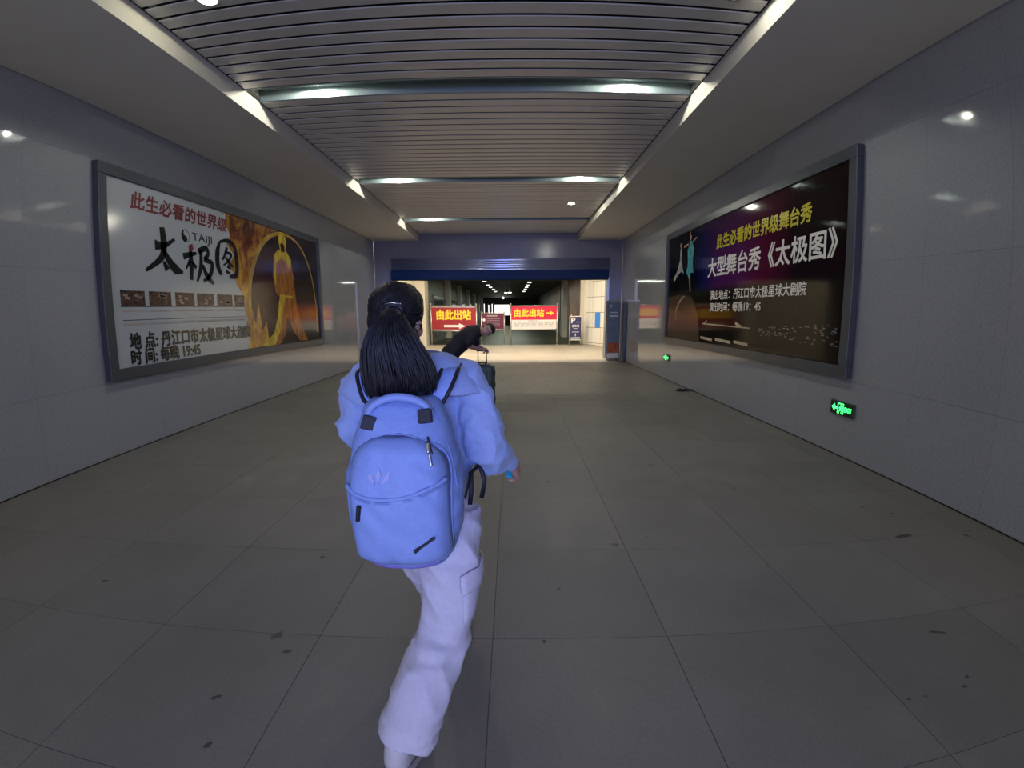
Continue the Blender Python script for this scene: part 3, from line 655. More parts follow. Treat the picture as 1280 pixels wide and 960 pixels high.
box('notice_panel', -h2 + .04, h2 - .04, -.026, -.021, .76, 1.22, M['white'], s2)
text('由此出站', .38, -h2 + .17, 1.40, M['yellow'], s2, -.024, bold=.016, width=1.42)
poly('arrow', [(.58, 1.49), (.58, 1.56), (.78, 1.56), (.78, 1.63), (.96, 1.525), (.78, 1.42), (.78, 1.49)], M['yellow'], s2, -.024)
text('文明出行', .10, -.30, 1.12, M['grey'], s2, -.030, width=.52).name = 'small_lettering'
for z, a, b2 in ((1.04, -.98, .98), (.97, -.98, .90), (.90, -.98, .98)):
    x = a
    while x < b2:
        l = random.uniform(.12, .3); poly('small_print', [(x, z), (min(x + l, b2), z), (min(x + l, b2), z + .028), (x, z + .028)], M['grey'], s2, -.030); x += l + .06
s3, h3 = board_stand('notice_board', -1.52, -.42, 1.52, .80, 'small maroon notice board standing between the two red boards', 21.95, M['maroon'], post=.026, topext=.08)
box('title_bar', -.28, .22, -.026, -.022, 1.38, 1.44, M['grey'], s3); poly('round_mark', disc(-.43, 1.22, .07, n=16), M['white'], s3, -.026)
for z in (1.26, 1.18, 1.10, 1.02, .94):
    poly('small_print', [(-.28, z), (.34, z), (.34, z + .018), (-.28, z + .018)], M['grey'], s3, -.026)
# P board
ps = empty('parking_board', (2.98, 21.7, 0), label='navy easel board with a white letter P beside the tiled wall', cat='sign board')
for s in (-1, 1):
    bm = bmesh.new(); tube(bm, [(s * .29, -.10, 0), (s * .27, 0, 1.38)], .025, 8); fin('leg', bm, M['steel'], ps, True)
    bm = bmesh.new(); tube(bm, [(s * .25, .35, 0), (s * .25, .03, 1.25)], .02, 8); fin('back_leg', bm, M['steel'], ps, True)
    bm = bmesh.new(); ell(bm, (s * .20, 0, 1.42), (.03, .03, .06), sub=2); fin('clip', bm, M['chrome'], ps, True)
box('sign_panel', -.27, .27, -.06, -.02, .26, 1.36, M['navy'], ps)
for a in ((-.29, .29, 1.34, 1.38), (-.29, .29, .24, .28), (-.29, -.26, .28, 1.34), (.26, .29, .28, 1.34)): box('rim', a[0], a[1], -.07, -.03, a[2], a[3], M['white'], ps)
text('P', .34, -.20, 1.06, M['white'], ps, -.062, bold=.012, width=.17)
text('停车场', .13, -.17, .86, M['white'], ps, -.062, bold=.004, width=.34)
for z, l in ((1.08, .10), (.78, .09), (.62, .17), (.36, .22), (.31, .22)):
    box('print_bar', -l + (.12 if l < .11 and z > 1 else 0), l + (.12 if l < .11 and z > 1 else 0), -.064, -.060, z, z + .022, M['white'], ps)
poly('arrow', [(-.015, .56), (.015, .56), (.015, .46), (.035, .46), (0, .42), (-.035, .46), (-.015, .46)], M['white'], ps, -.063)

# ---- roll-up banner by the right gate post ----
M['bannerblue'] = mat('banner_pale_blue', (.16, .21, .30), .45, var=.12, scale=3); M['orange'] = mat('banner_orange', (.42, .11, .035), .5, var=.5, scale=9)
rub = empty('roll_up_banner', (3.17, 14.42, 0), math.radians(8), label='narrow grey-blue roll-up banner with an orange patch by the right gatepost', cat='banner')
box('banner_sheet', -.20, .20, -.004, .004, .09, 1.86, M['bannerblue'], rub)
box('orange_patch', -.17, .19, -.010, -.005, .26, .56, M['orange'], rub); box('white_strip', -.19, .19, -.010, -.005, .10, .24, M['white'], rub)
bm = bmesh.new(); addbox(bm, -.23, .23, -.07, .07, .015, .09); fin('base_housing', bm, M['chrome'], rub, bevel=.015)
for s in (-1, 1): box('foot', s * .16 - .03, s * .16 + .03, -.17, .17, 0, .015, M['chrome'], rub, bevel=.004)
box('top_rail', -.205, .205, -.012, .012, 1.86, 1.89, M['chrome'], rub); bm = bmesh.new(); tube(bm, [(0, .02, .09), (0, .02, 1.87)], .008, 8); fin('support_pole', bm, M['chrome'], rub, True)
text('P', .20, -.14, 1.62, M['white'], rub, -.006, width=.08); box('print_bar', -.12, .14, -.008, -.005, 1.50, 1.53, M['white'], rub); box('print_bar', -.15, .15, -.008, -.005, 1.38, 1.43, M['white'], rub)
poly('printed_drop', disc(.0, 1.05, .05, n=14), mat('banner_faint_red', (.22, .15, .16), .5), rub, -.007)
# slim dark stanchion between banner and wall
dp = empty('dark_panel_post', (3.415, 14.05, 0), label='dark slim cabinet panel leaning at the corner of the right wall', cat='panel')
box('panel', -.045, .045, -.12, .12, .02, 1.78, M['frame'], dp, bevel=.006); box('foot', -.047, .045, -.14, .14, 0, .02, M['black'], dp)
# crumpled rag against the right wall
bm = bmesh.new(); ell(bm, (0, 0, .022), (.16, .05, .022), sub=4)
for v in bm.verts:
    n_ = noise.noise(v.co * 14) ; v.co.x *= 1 + .5 * n_; v.co.y *= 1 + .9 * n_; v.co.z = max(.001, v.co.z * (1 + .8 * noise.noise(v.co * 30)))
o = fin('crumpled_rag', bm, mat('rag', (.03, .032, .035), .9), None, True); o.location = (3.30, 8.65, 0); setp(o, 'small dark crumpled rag on the floor against the right wall', 'litter')

# =====================================================================
#                              PEOPLE
# =====================================================================
M['skin'] = mat('skin', (.42, .25, .19), .5, var=.06, scale=30)
M['hair'] = mat('black_hair', (.004, .004, .005), .55, var=.3, scale=60, stretch=(1, 1, .2), bump=.5)
M['hoodie'] = mat('pale_blue_cotton', (.28, .37, .58), .85, var=.05, scale=90, bump=.15, sheen=.2)
M['pack'] = mat('backpack_fabric', (.235, .335, .63), .62, var=.04, scale=120, bump=.10)
M['piping'] = mat('backpack_seam', (.17, .25, .50), .6)
M['pants'] = mat('white_cotton', (.56, .55, .62), .85, var=.04, scale=70, bump=.12)
M['webbing'] = mat('black_webbing', (.010, .010, .014), .6); M['shoe'] = mat('shoe_white', (.52, .50, .50), .6); M['sole'] = mat('shoe_sole', (.36, .34, .33), .7)
M['tshirt'] = mat('black_cotton', (.010, .011, .014), .8, var=.2, scale=20); M['case'] = mat('case_shell', (.030, .050, .065), .3, .2)
M['eye'] = mat('eye_white', (.6, .58, .55), .2); M['iris'] = mat('iris', (.01, .007, .005), .1); M['lip'] = mat('lips', (.30, .10, .09), .4); M['cyan_item'] = mat('cyan_plastic', (.03, .42, .55), .4)

def head_bm(bm, mt):
    """skull, jaw, nose, ears, lips and eye ridges in a local frame: +y is where the face looks, z up, centre of the skull at 0"""
    r3 = mt.to_3x3()
    def E(c, r, rx=0): ell(bm, mt @ Vector(c), r, r3 @ Euler((rx, 0, 0)).to_matrix(), 3)
    E((0, -.005, .025), (.074, .092, .084)); E((0, .028, -.045), (.056, .060, .062)); E((0, .052, -.078), (.030, .028, .024))
    E((0, .040, .01), (.060, .052, .062)); E((0, .092, -.015), (.011, .016, .026), .35); E((0, .100, -.030), (.016, .012, .010))
    for s in (-1, 1):
        E((s * .076, -.005, -.008), (.009, .020, .030)); E((s * .030, .078, .020), (.020, .012, .008)); E((s * .034, .062, -.035), (.024, .022, .024))
    E((0, .086, -.055), (.022, .010, .007)); E((0, .084, -.064), (.018, .010, .006))
    tube(bm, [mt @ Vector((0, -.02, -.05)), mt @ Vector((0, -.03, -.13))], [.048, .052], 16)
def face_parts(parent, mt):
    for s in (-1, 1):
        bm = bmesh.new(); ell(bm, mt @ Vector((s * .031, .080, .004)), (.013, .010, .008), mt.to_3x3(), 2); e = fin('eye', bm, M['eye'], parent, True)
        bm = bmesh.new(); ell(bm, mt @ Vector((s * .031, .0885, .004)), (.006, .003, .006), mt.to_3x3(), 2); fin('iris', bm, M['iris'], parent, True)
        bm = bmesh.new(); tube(bm, [mt @ Vector((s * .014, .090, .022)), mt @ Vector((s * .032, .090, .028)), mt @ Vector((s * .050, .078, .022))], [.003, .004, .002], 8); fin('eyebrow', bm, M['hair'], parent, True)
    bm = bmesh.new(); tube(bm, [mt @ Vector((-.022, .090, -.058)), mt @ Vector((0, .098, -.057)), mt @ Vector((.022, .090, -.058))], [.003, .0065, .003], 8); fin('lips', bm, M['lip'], parent, True)
def hand_bm(bm, wrist, fwd, palm_n, side, curl=.5, k=1.0, thumb_in=.5):
    """palm plus five unequal fingers. fwd: wrist to knuckles; palm_n: direction the palm faces; side: direction of the thumb"""
    f = Vector(fwd).normalized(); n = Vector(palm_n); n = (n - f * n.dot(f)).normalized(); s = Vector(side); s = (s - f * s.dot(f) - n * s.dot(n)).normalized(); w0 = Vector(wrist)
    ctube(bm, [w0 - f * .02 * k, w0 + f * .02 * k, w0 + f * .05 * k, w0 + f * .082 * k], [(.027 * k, .020 * k), (.030 * k, .017 * k), (.039 * k, .015 * k), (.040 * k, .012 * k)], 14, ref=s)
    for j, (off, L) in enumerate(((.030, .072), (.010, .080), (-.010, .074), (-.029, .058))):
        p = w0 + f * (.078 - abs(off) * .15) * k + s * off * k; pts = [p]; a = 0
        for q, seg in enumerate((.42, .33, .27)):
            a += curl * (.6 if q == 0 else 1.0) * (1 + .12 * j)
            p = p + (f * math.cos(a) + n * math.sin(a)) * L * seg * k; pts.append(p)
        ctube(bm, pts, [.0095 * k, .0088 * k, .0082 * k, .0068 * k], 10, steps=3)
    b0 = w0 + f * .022 * k + s * .026 * k
    d1 = (f * .55 + s * .75 + n * .35).normalized(); d2 = (f * .85 + s * (.35 - .5 * thumb_in) + n * (.3 + .4 * thumb_in)).normalized()
    ctube(bm, [b0, b0 + d1 * .034 * k, b0 + d1 * .034 * k + d2 * .030 * k, b0 + d1 * .034 * k + d2 * .054 * k], [.013 * k, .011 * k, .0098 * k, .0075 * k], 10, steps=3)
def wrinkle(amp, sc, ax=(1, 1, 1), seed=0.0, amp2=None, sc2=60):
    amp2 = amp * .3 if amp2 is None else amp2
    def f(co, n):
        p = Vector((co.x * ax[0], co.y * ax[1], co.z * ax[2])) * sc + Vector((seed, seed * 2, 0))
        v = 1 - abs(noise.noise(p)) * 2.2
        return amp * (v - .6) + amp2 * noise.noise(co * sc2)
    return f
def shoe(parent, heel, toe_dir, pitch, name='shoe', k=1.0):
    """a low trainer: heel = back bottom point; toe_dir = heading; pitch>0 lifts the heel"""
    h = Vector(toe_dir).normalized(); up = Vector((0, 0, 1)); s = h.cross(up)
    rot = Matrix((s, h, up)).transposed() @ Euler((-pitch, 0, 0)).to_matrix()
    o = empty(name, (0, 0, 0)); o.parent = parent
    def T(v): return rot @ (Vector(v) * k) + Vector(heel)
    bm = bmesh.new()
    ctube(bm, [T((0, .035, .045)), T((0, .09, .045)), T((0, .16, .038)), T((0, .225, .030))], [(.036 * k, .040 * k), (.040 * k, .040 * k), (.046 * k, .030 * k), (.036 * k, .020 * k)], 16, ref=s)
    ctube(bm, [T((0, .03, .05)), T((0, .045, .095))], [(.034 * k, .036 * k), (.036 * k, .040 * k)], 14, ref=s)
    up_ = remesh(name, bm, .006, 4, M['shoe'])
    bpy.data.objects.remove(o); up_.parent = parent
    bm = bmesh.new(); n_ = 20; ring = []
    for q in range(n_):
        a = 2 * PI * q / n_; yy_ = .125 + .135 * math.sin(a); ww = .043 * (1 + .12 * math.sin(a)) * math.cos(a)
        ring.append((ww, yy_))
    va = [bm.verts.new(T((x, y, 0))) for x, y in ring]; vb = [bm.verts.new(T((x * 1.02, y, .022))) for x, y in ring]
    for q in range(n_): bm.faces.new((va[q], va[(q + 1) % n_], vb[(q + 1) % n_], vb[q]))
    bm.faces.new(va[::-1]); bm.faces.new(vb)
    fin('sole', bm, M['sole'], up_, False)
    bm = bmesh.new()
    for q in range(4):
        yq = .135 + q * .018; tube(bm, [T((-.022, yq, .075 - q * .006)), T((0, yq + .004, .082 - q * .007)), T((.022, yq, .075 - q * .006))], .003 * k, 6)
    fin('laces', bm, M['white'], up_, True)
    return up_

# ---------------- the walking girl ----------------
girl = empty('person', (-.32, 1.5, 0), label='person walking away, black ponytail, pale blue hoodie, white cargo trousers, backpack on', cat='person')
GI = girl.matrix_world.inverted() if False else Matrix.Translation((.32, -1.5, 0))
def G(o): # world-built child goes under the girl
    o.parent = girl; o.matrix_parent_inverse = Matrix.Translation((.32, -1.5, 0)); return o
HM = Matrix.Translation((-.388, 1.555, 1.482)) @ Euler((math.radians(-4), math.radians(2), math.radians(-18))).to_matrix().to_4x4()
shR, shL = Vector((-.165, 1.545, 1.262)), Vector((-.515, 1.545, 1.262))
elR, wrR = Vector((-.098, 1.50, 1.045)), Vector((-.012, 1.640, .945))
elL, wrL = Vector((-.545, 1.53, 1.105)), Vector((-.490, 1.745, 1.150))
hipR, hipL = Vector((-.215, 1.485, .83)), Vector((-.375, 1.50, .83))
knR, anR = Vector((-.238, 1.400, .440)), Vector((-.358, 1.195, .150))
knL, anL = Vector((-.345, 1.72, .455)), Vector((-.275, 1.87, .10))
bm = bmesh.new(); head_bm(bm, HM)
ctube(bm, [HM @ Vector((0, -.02, -.06)), (-.365, 1.535, 1.34), (-.35, 1.54, 1.27)], [(.048, .048), (.05, .048), (.07, .06)], 16)
ctube(bm, [(-.35, 1.54, 1.26), (-.34, 1.545, 1.12), (-.31, 1.52, .98), (-.295, 1.495, .84)], [(.15, .08), (.135, .085), (.115, .08), (.145, .09)], 20, ref=(1, 0, 0))
for sh_, el_, wr_ in ((shR, elR, wrR), (shL, elL, wrL)): ctube(bm, [sh_, el_, wr_], [.046, .038, .025], 12)
for hp, kn, an in ((hipR, knR, anR), (hipL, knL, anL)): ctube(bm, [hp, kn, an], [.078, .052, .036], 14)
hand_bm(bm, wrR, (.30, .62, -.55), (-.9, .1, -.1), (.1, .6, .6), .55)
hand_bm(bm, wrL, (.25, .9, .15), (.9, -.1, -.1), (0, .1, 1), .6)
body = G(remesh('body', bm, .0055, 2, M['skin'])); face_parts(body, HM)
for c in body.children: c.matrix_parent_inverse = Matrix.Identity(4)
# hair: cap, combed strands, ponytail
hair_m = M['hair']
tie = Vector((-.372, 1.442, 1.500))
bm = bmesh.new(); r3 = HM.to_3x3()
ell(bm, HM @ Vector((0, -.014, .036)), (.088, .098, .088), r3, 4); ell(bm, HM @ Vector((0, -.050, -.012)), (.079, .062, .078), r3, 3)
cap = G(remesh('hair', bm, .006, 2, hair_m))
# trim the cap away from the face
bm = bmesh.new(); bm.from_mesh(cap.data); inv = HM.inverted()
kill = [v for v in bm.verts if (lambda p: p.y > .058 and p.z < .062 or p.y > .02 and p.z < -.005)(inv @ v.co)]
bmesh.ops.delete(bm, geom=kill, context='VERTS'); bm.to_mesh(cap.data); bm.free()
bm = bmesh.new(); rnd = random.Random(3)
for k in range(340):
    th = rnd.uniform(0, 2 * PI); st = Vector((math.cos(th) * .089, .055 * abs(math.sin(th)) + .0, .036 + .088 * math.sin(th) * .95))
    if st.z < -.03: st.y = -.03 + rnd.uniform(-.02, .02); st.z = -.055 + rnd.uniform(-.02, .02); st.x *= .85
    e = inv @ tie; pts = []
    for q in range(7):
        u = q / 6; p = st.lerp(e, u); c0 = Vector((0, -.014, .036)) if p.z > -.01 else Vector((0, -.03, .0))
        d = p - c0; sc = math.sqrt((d.x / .0895) ** 2 + (d.y / .0995) ** 2 + (d.z / .0895) ** 2)
        if q < 6 : p = c0 + d / max(sc, .3) * (1.0 + rnd.uniform(0, .025))
        if q >= 5: p = p.lerp(e, .45 if q == 5 else 1)
        pts.append(HM @ p)
    tube(bm, pts, [.0012, .0024, .0028, .003, .0032, .0034, .003], 5)
o = G(fin('hair_strands', bm, hair_m, None, True)); o['kind'] = 'stuff'
# ponytail: profile of centre, half width and depth down the back
PT = [(tie.x, 1.432, 1.505, .018, .016), (-.372, 1.405, 1.495, .036, .026), (-.372, 1.385, 1.45, .062, .036), (-.365, 1.378, 1.40, .085, .042), (-.352, 1.374, 1.345, .102, .040), (-.345, 1.372, 1.30, .106, .036), (-.345, 1.374, 1.26, .098, .030), (-.355, 1.380, 1.215, .070, .020)]
def pony(u, a, b2):
    i = min(int(u * (len(PT) - 1)), len(PT) - 2); f = u * (len(PT) - 1) - i; A, B = PT[i], PT[i + 1]; q = [A[j] * (1 - f) + B[j] * f for j in range(5)]
    return Vector((q[0] + a * q[3], q[1] + b2 * q[4], q[2]))
bm = bmesh.new(); ctube(bm, [p[:3] for p in PT], [(p[3] * .92, p[4] * .85) for p in PT], 18, ref=(1, 0, 0), steps=3)
pt = G(fin('ponytail', bm, hair_m, None, True))
bm = bmesh.new()
for k in range(620):
    a0 = rnd.uniform(0, 2 * PI); r0 = math.sqrt(rnd.random()) if k % 3 == 0 else 1.0; a, b2 = math.cos(a0) * r0, math.sin(a0) * r0
    ph = rnd.uniform(0, 6); end = rnd.uniform(.80, 1.0) - .06 * abs(a) + (.05 if a < 0 else -.05) * 1; sp = rnd.uniform(.93, 1.10)
    pts = [pony(u * end, a * sp + .05 * math.sin(ph + u * 5) * u, b2 * sp + .05 * math.cos(ph + u * 4) * u) for u in [q / 11 for q in range(12)]]
    tube(bm, pts, [.0022] * 9 + [.002, .0016, .0006], 4)
for sgn in (-1, 1):      # loose wisps at the nape
    for k in range(5):
        s_ = HM @ Vector((sgn * .078, -.02, -.03)); j = rnd.uniform(-1, 1)
        if sgn > 0 and k > 1: continue
        tube(bm, [s_, s_ + Vector((sgn * .012 + j * .004, -.01, -.03)), s_ + Vector((sgn * .020 + j * .006, -.008, -.065)), s_ + Vector((sgn * .006 + j * .01, -.006, -.095))], [.0018, .0016, .0012, .0005], 4)
o = G(fin('hair_strands', bm, hair_m, None, True)); o['kind'] = 'stuff'
bm = bmesh.new(); n_ = 24
tube(bm, [tie + Vector((.026 * math.cos(2 * PI * q / n_), -.006, .006 + .022 * math.sin(2 * PI * q / n_))) for q in range(n_ + 1)], .006, 8); G(fin('hair_band', bm, M['webbing'], None, True))
bm = bmesh.new(); tube(bm, [tie + Vector((-.024, -.012, .030)), tie + Vector((0, -.017, .034)), tie + Vector((.024, -.012, .030))], .0028, 6); G(fin('hair_clip', bm, M['chrome'], None, True))['label'] = 'small silver hair clip'
# hoodie
bm = bmesh.new()
ctube(bm, [(-.35, 1.545, 1.27), (-.35, 1.545, 1.20), (-.335, 1.545, 1.06), (-.315, 1.52, .94), (-.305, 1.50, .855)], [(.150, .075), (.190, .112), (.188, .120), (.172, .118), (.165, .115)], 28, ref=(1, 0, 0))
ctube(bm, [(-.43, 1.545, 1.315), (-.345, 1.54, 1.335), (-.27, 1.545, 1.315)], [.045, .058, .045], 14)
ctube(bm, [Vector((-.33, 1.545, 1.285)), shR + Vector((0, 0, .01)), shR.lerp(elR, .5) + Vector((.012, -.005, 0)), elR + Vector((.010, -.012, -.01)), elR.lerp(wrR, .6), wrR + Vector((-.004, -.01, 0))], [.062, .072, .074, .070, .055, .036], 18)
ctube(bm, [Vector((-.38, 1.545, 1.285)), shL + Vector((0, 0, .01)), shL.lerp(elL, .5) + Vector((-.006, 0, 0)), elL + Vector((-.004, -.008, -.008)), elL.lerp(wrL, .6), wrL], [.060, .062, .060, .056, .048, .036], 18)
hood = G(remesh('hoodie', bm, .007, 6, M['hoodie'], disp=wrinkle(.015, 8.5, (1.0, 1.2, 1.6), 3.1, .002)))
# the folded-down hood spread over the shoulders as a soft cape-like layer
def ring_layer(zc, rx, ry, top, drop, name, m):
    bm = bmesh.new(); n_ = 72; rows = []
    for r_ in range(9):
        u = r_ / 8; row = []
        for q in range(n_):
            a = 2 * PI * q / n_; back = max(0, -math.sin(a))
            ex_ = top + (1 - top) * u ** .8
            x = -.338 + rx * ex_ * math.cos(a); y = 1.545 + ry * ex_ * math.sin(a) * (1 if back == 0 else 1.05)
            z = zc - drop * u ** 1.6 * (1 + .15 * math.sin(a * 3 + 1)) - .018 * u * abs(math.cos(a)) + .006 * math.sin(a * 9) * u
            row.append(bm.verts.new((x, y, z)))
        rows.append(row)
    for a, b2 in zip(rows, rows[1:]):
        for q in range(n_): bm.faces.new((a[q], a[(q + 1) % n_], b2[(q + 1) % n_], b2[q]))
    o = fin(name, bm, m, None, True); md = o.modifiers.new('s', 'SOLIDIFY'); md.thickness = .014; md.offset = 1
    return o
cape = G(ring_layer(1.362, .250, .150, .30, .125, 'hood_collar', M['hoodie']))
# trousers
bm = bmesh.new()
ctube(bm, [(-.305, 1.50, .93), (-.300, 1.49, .86), (-.298, 1.488, .79)], [(.140, .105), (.160, .120), (.155, .115)], 24, ref=(1, 0, 0))
ctube(bm, [hipR + Vector((0, 0, .01)), hipR.lerp(knR, .5) + Vector((.008, -.005, 0)), knR + Vector((0, 0, .0)), knR.lerp(anR, .5) + Vector((0, -.012, 0)), anR + Vector((0, .0, .0))], [(.098, .10), (.098, .094), (.086, .082), (.090, .084), (.094, .080)], 22, ref=(1, 0, 0), round_ends=False)
ctube(bm, [hipL + Vector((0, 0, .01)), hipL.lerp(knL, .5), knL, knL.lerp(anL, .5), anL], [(.088, .095), (.082, .09), (.074, .08), (.072, .075), (.072, .074)], 22, ref=(1, 0, 0), round_ends=False)
def pant_disp(co, n):
    z = co.z; k = math.exp(-((z - .43) / .05) ** 2) + .6 * math.exp(-((z - .66) / .06) ** 2) + .6 * math.exp(-((z - .2) / .05) ** 2)
    return .011 * (1 - 2.2 * abs(noise.noise(Vector((co.x * 9 + 4, co.y * 8, co.z * 8 + co.x * 6)))) ) + .014 * k * noise.noise(Vector((co.x * 10 + co.z * 12, co.y * 10, co.z * 34))) + .001 * noise.noise(co * 60)
pants = G(remesh('trousers', bm, .007, 4, M['pants'], disp=pant_disp))
# cargo pocket with flap on the outside of the rear leg, and a knee seam
def patch_on(tree, pts, m, name, off, th, parent=None, flat=None):
    """a small cloth piece laid onto a surface: pts is a grid [rows][cols] of points near it"""
    bm = bmesh.new(); g = []
    for row in pts:
        r_ = []
        for p in row:
            loc, nor, _, _ = tree.find_nearest(Vector(p)); r_.append(bm.verts.new(loc + nor * off))
        g.append(r_)
    for a, b2 in zip(g, g[1:]):
        for q in range(len(a) - 1): bm.faces.new((a[q], a[q + 1], b2[q + 1], b2[q]))
    o = fin(name, bm, m, None, True); md = o.modifiers.new('s', 'SOLIDIFY'); md.thickness = th; md.offset = 0
    if parent is girl: G(o)
    return o
def tree_of(o):
    return BVHTree.FromPolygons([v.co.copy() for v in o.data.vertices], [tuple(p.vertices) for p in o.data.polygons])
pt_tree = tree_of(pants)
def grid(a, b2, c, d, nu=6, nv=6):
    a, b2, c, d = map(Vector, (a, b2, c, d)); return [[(a.lerp(b2, i / nu)).lerp(d.lerp(c, i / nu), j / nv) for i in range(nu + 1)] for j in range(nv + 1)]
patch_on(pt_tree, grid((-.165, 1.34, .655), (-.125, 1.50, .66), (-.135, 1.49, .50), (-.160, 1.33, .495)), M['pants'], 'cargo_pocket', .002, .010, girl)
patch_on(pt_tree, grid((-.168, 1.335, .665), (-.122, 1.505, .67), (-.125, 1.50, .605), (-.165, 1.33, .60)), M['pants'], 'pocket_flap', .010, .005, girl)
G(shoe(None, (-.380, 1.118, .072), (.10, 1, 0), math.radians(18), k=1.25))
G(shoe(None, (-.268, 1.815, .002), (.06, 1, 0), math.radians(-2)))
for c in list(girl.children): pass
# small cyan item in the right hand
bm = bmesh.new(); addbox(bm, -.013, .013, -.022, .022, -.004, .004); o = G(fin('held_tag', bm, M['cyan_item'], None, bevel=.002)); o.location = Vector((-.018, 1.665, .895)); o.rotation_euler = (.6, .4, .3); o['label'] = 'small cyan item held in the right hand'

# ---------------- backpack ----------------
bp = empty('backpack', (-.305, 1.30, .80), label='pale blue backpack with black handle tabs on the walking girl', cat='backpack')
def B_(o): o.parent = bp; o.matrix_parent_inverse = Matrix.Translation((.305, -1.30, -.80)); return o
# rows: z, centre x, half width, front y (toward the viewer), back y
PK = [(.765, -.300, .085, 1.235, 1.33), (.785, -.300, .125, 1.205, 1.37), (.835, -.302, .150, 1.185, 1.39), (.93, -.305, .164, 1.175, 1.40), (1.01, -.308, .166, 1.180, 1.41), (1.08, -.310, .156, 1.195, 1.42), (1.15, -.314, .138, 1.220, 1.425), (1.20, -.318, .122, 1.245, 1.425), (1.232, -.320, .108, 1.268, 1.42), (1.250, -.322, .085, 1.30, 1.405)]
PK = [(z, cx - .014, hw, yf, yb) for z, cx, hw, yf, yb in PK]
def pk_at(z):
    z = max(PK[0][0], min(PK[-1][0], z))
    for A, B in zip(PK, PK[1:]):
        if z <= B[0]:
            f = (z - A[0]) / (B[0] - A[0]); f = f * f * (3 - 2 * f) if False else f; return [A[j] * (1 - f) + B[j] * f for j in range(5)]
def pk_front(x, z, off=0.0):
    _, cx, hw, yf, yb = pk_at(z); ym = (yf + yb) / 2 + .02; t_ = min(.999, abs(x - cx) / hw); return ym - (ym - yf) * (1 - t_ ** 2.7) ** (1 / 2.7) - off
bm = bmesh.new(); n_ = 44; rings = []
zs_ = [PK[0][0] + (PK[-1][0] - PK[0][0]) * (q / 30) for q in range(31)]
for z in zs_:
    _, cx, hw, yf, yb = pk_at(z); ym = (yf + yb) / 2 + .02; row = []
    for q in range(n_):
        a = 2 * PI * q / n_; c, s_ = math.cos(a), math.sin(a); e_ = 2 / 2.7
        x = cx + hw * math.copysign(abs(c) ** e_, c); y = ym + ((yb - ym) if s_ > 0 else (ym - yf)) * math.copysign(abs(s_) ** e_, s_)
        row.append(bm.verts.new((x, y, z)))
    rings.append(row)
for a, b2 in zip(rings, rings[1:]):
    for q in range(n_): bm.faces.new((a[q], a[(q + 1) % n_], b2[(q + 1) % n_], b2[q]))
bm.faces.new(rings[0][::-1]); bm.faces.new(rings[-1])
def pk_disp(co, n):
    side = abs(co.x + .306) / .166
    return .0055 * (1 - 2 * abs(noise.noise(Vector((co.x * 9, co.y * 5, co.z * 6 + 2))))) + .008 * side * noise.noise(Vector((co.x * 12, co.y * 12, co.z * 24))) + .0006 * noise.noise(co * 70)
B_(remesh('main_bag', bm, .006, 3, M['pack'], disp=pk_disp))
# front pocket: an arched, puffed layer
def arch_w(z, z0=.795, z1=1.165, w0=.140):
    u = (z - z0) / (z1 - z0); u = max(0, min(1, u)); low = min(1, (.55 + u * 5)); return w0 * low * (max(0, 1 - max(0, (u - .55) / .45) ** 3.4)) ** .5
bm = bmesh.new(); rows = []; nz, nx = 34, 26
for i in range(nz + 1):
    z = .800 + (1.163 - .800) * i / nz; cx = pk_at(z)[1]; hw = max(.012, arch_w(z)); row = []
    for j in range(nx + 1):
        t_ = -1 + 2 * j / nx; x = cx + hw * t_
        edge = min(1, (1 - abs(t_)) * 5) ** .6 * min(1, (z - .798) / .03) ** .5 * min(1, (1.166 - z) / .03) ** .5
        row.append(bm.verts.new((x, pk_front(x, z, -.004 + .030 * edge + .010 * edge * (1 - 2 * abs(noise.noise(Vector((x * 16 + z * 9, 3, z * 8))))) - .003), z)))
    rows.append(row)
for a, b2 in zip(rows, rows[1:]):
    for q in range(nx): bm.faces.new((a[q], a[q + 1], b2[q + 1], b2[q]))
fp = fin('front_pocket', bm, M['pack'], None, True)
md = fp.modifiers.new('s', 'SOLIDIFY'); md.thickness = .01; md.offset = 0; B_(fp)
def P3(x, z, off): return Vector((x, pk_front(x, z, off), z))
def line_on(pts, r, off, name, m, k=6):
    pp, _ = smooth_pts(pts, [1] * len(pts), k); bm = bmesh.new(); tube(bm, [P3(a, c, off) for a, c in pp], r, 8); return B_(fin(name, bm, m, None, True))
arch = [(-.319 + s_ * (arch_w(z) + .003), z) for s_, z in [(-1, .84 + .03 * q) for q in range(11)]] + [(-.319, 1.170)] + [(-.319 + arch_w(z) + .003, z) for z in [1.14 - .03 * q for q in range(11)]]
line_on(arch, .0035, .004, 'piping', M['piping'], 3)
line_on([(-.457, 1.025), (-.42, 1.008), (-.36, 1.000), (-.29, 1.006), (-.24, 1.020), (-.188, 1.040)], .0035, .033, 'pocket_seam', M['piping'])
line_on([(-.460, 1.035), (-.42, 1.018), (-.36, 1.010), (-.29, 1.016), (-.24, 1.030), (-.185, 1.050)], .0065, .034, 'storm_flap', M['pack'])
line_on([(-.238, 1.163), (-.225, 1.120), (-.212, 1.070)], .0030, .026, 'zipper', M['webbing'])
line_on([(-.466, .88), (-.474, .98), (-.462, 1.08), (-.440, 1.17), (-.417, 1.225)], .0032, .002, 'piping', M['piping'])
line_on([(-.170, .88), (-.162, .98), (-.177, 1.08), (-.207, 1.17), (-.237, 1.225)], .0032, .002, 'piping', M['piping'])
line_on([(-.42, .795), (-.36, .784), (-.29, .782), (-.21, .792)], .0040, .004, 'bottom_piping', mat('bottom_seam', (.17, .14, .42), .6))
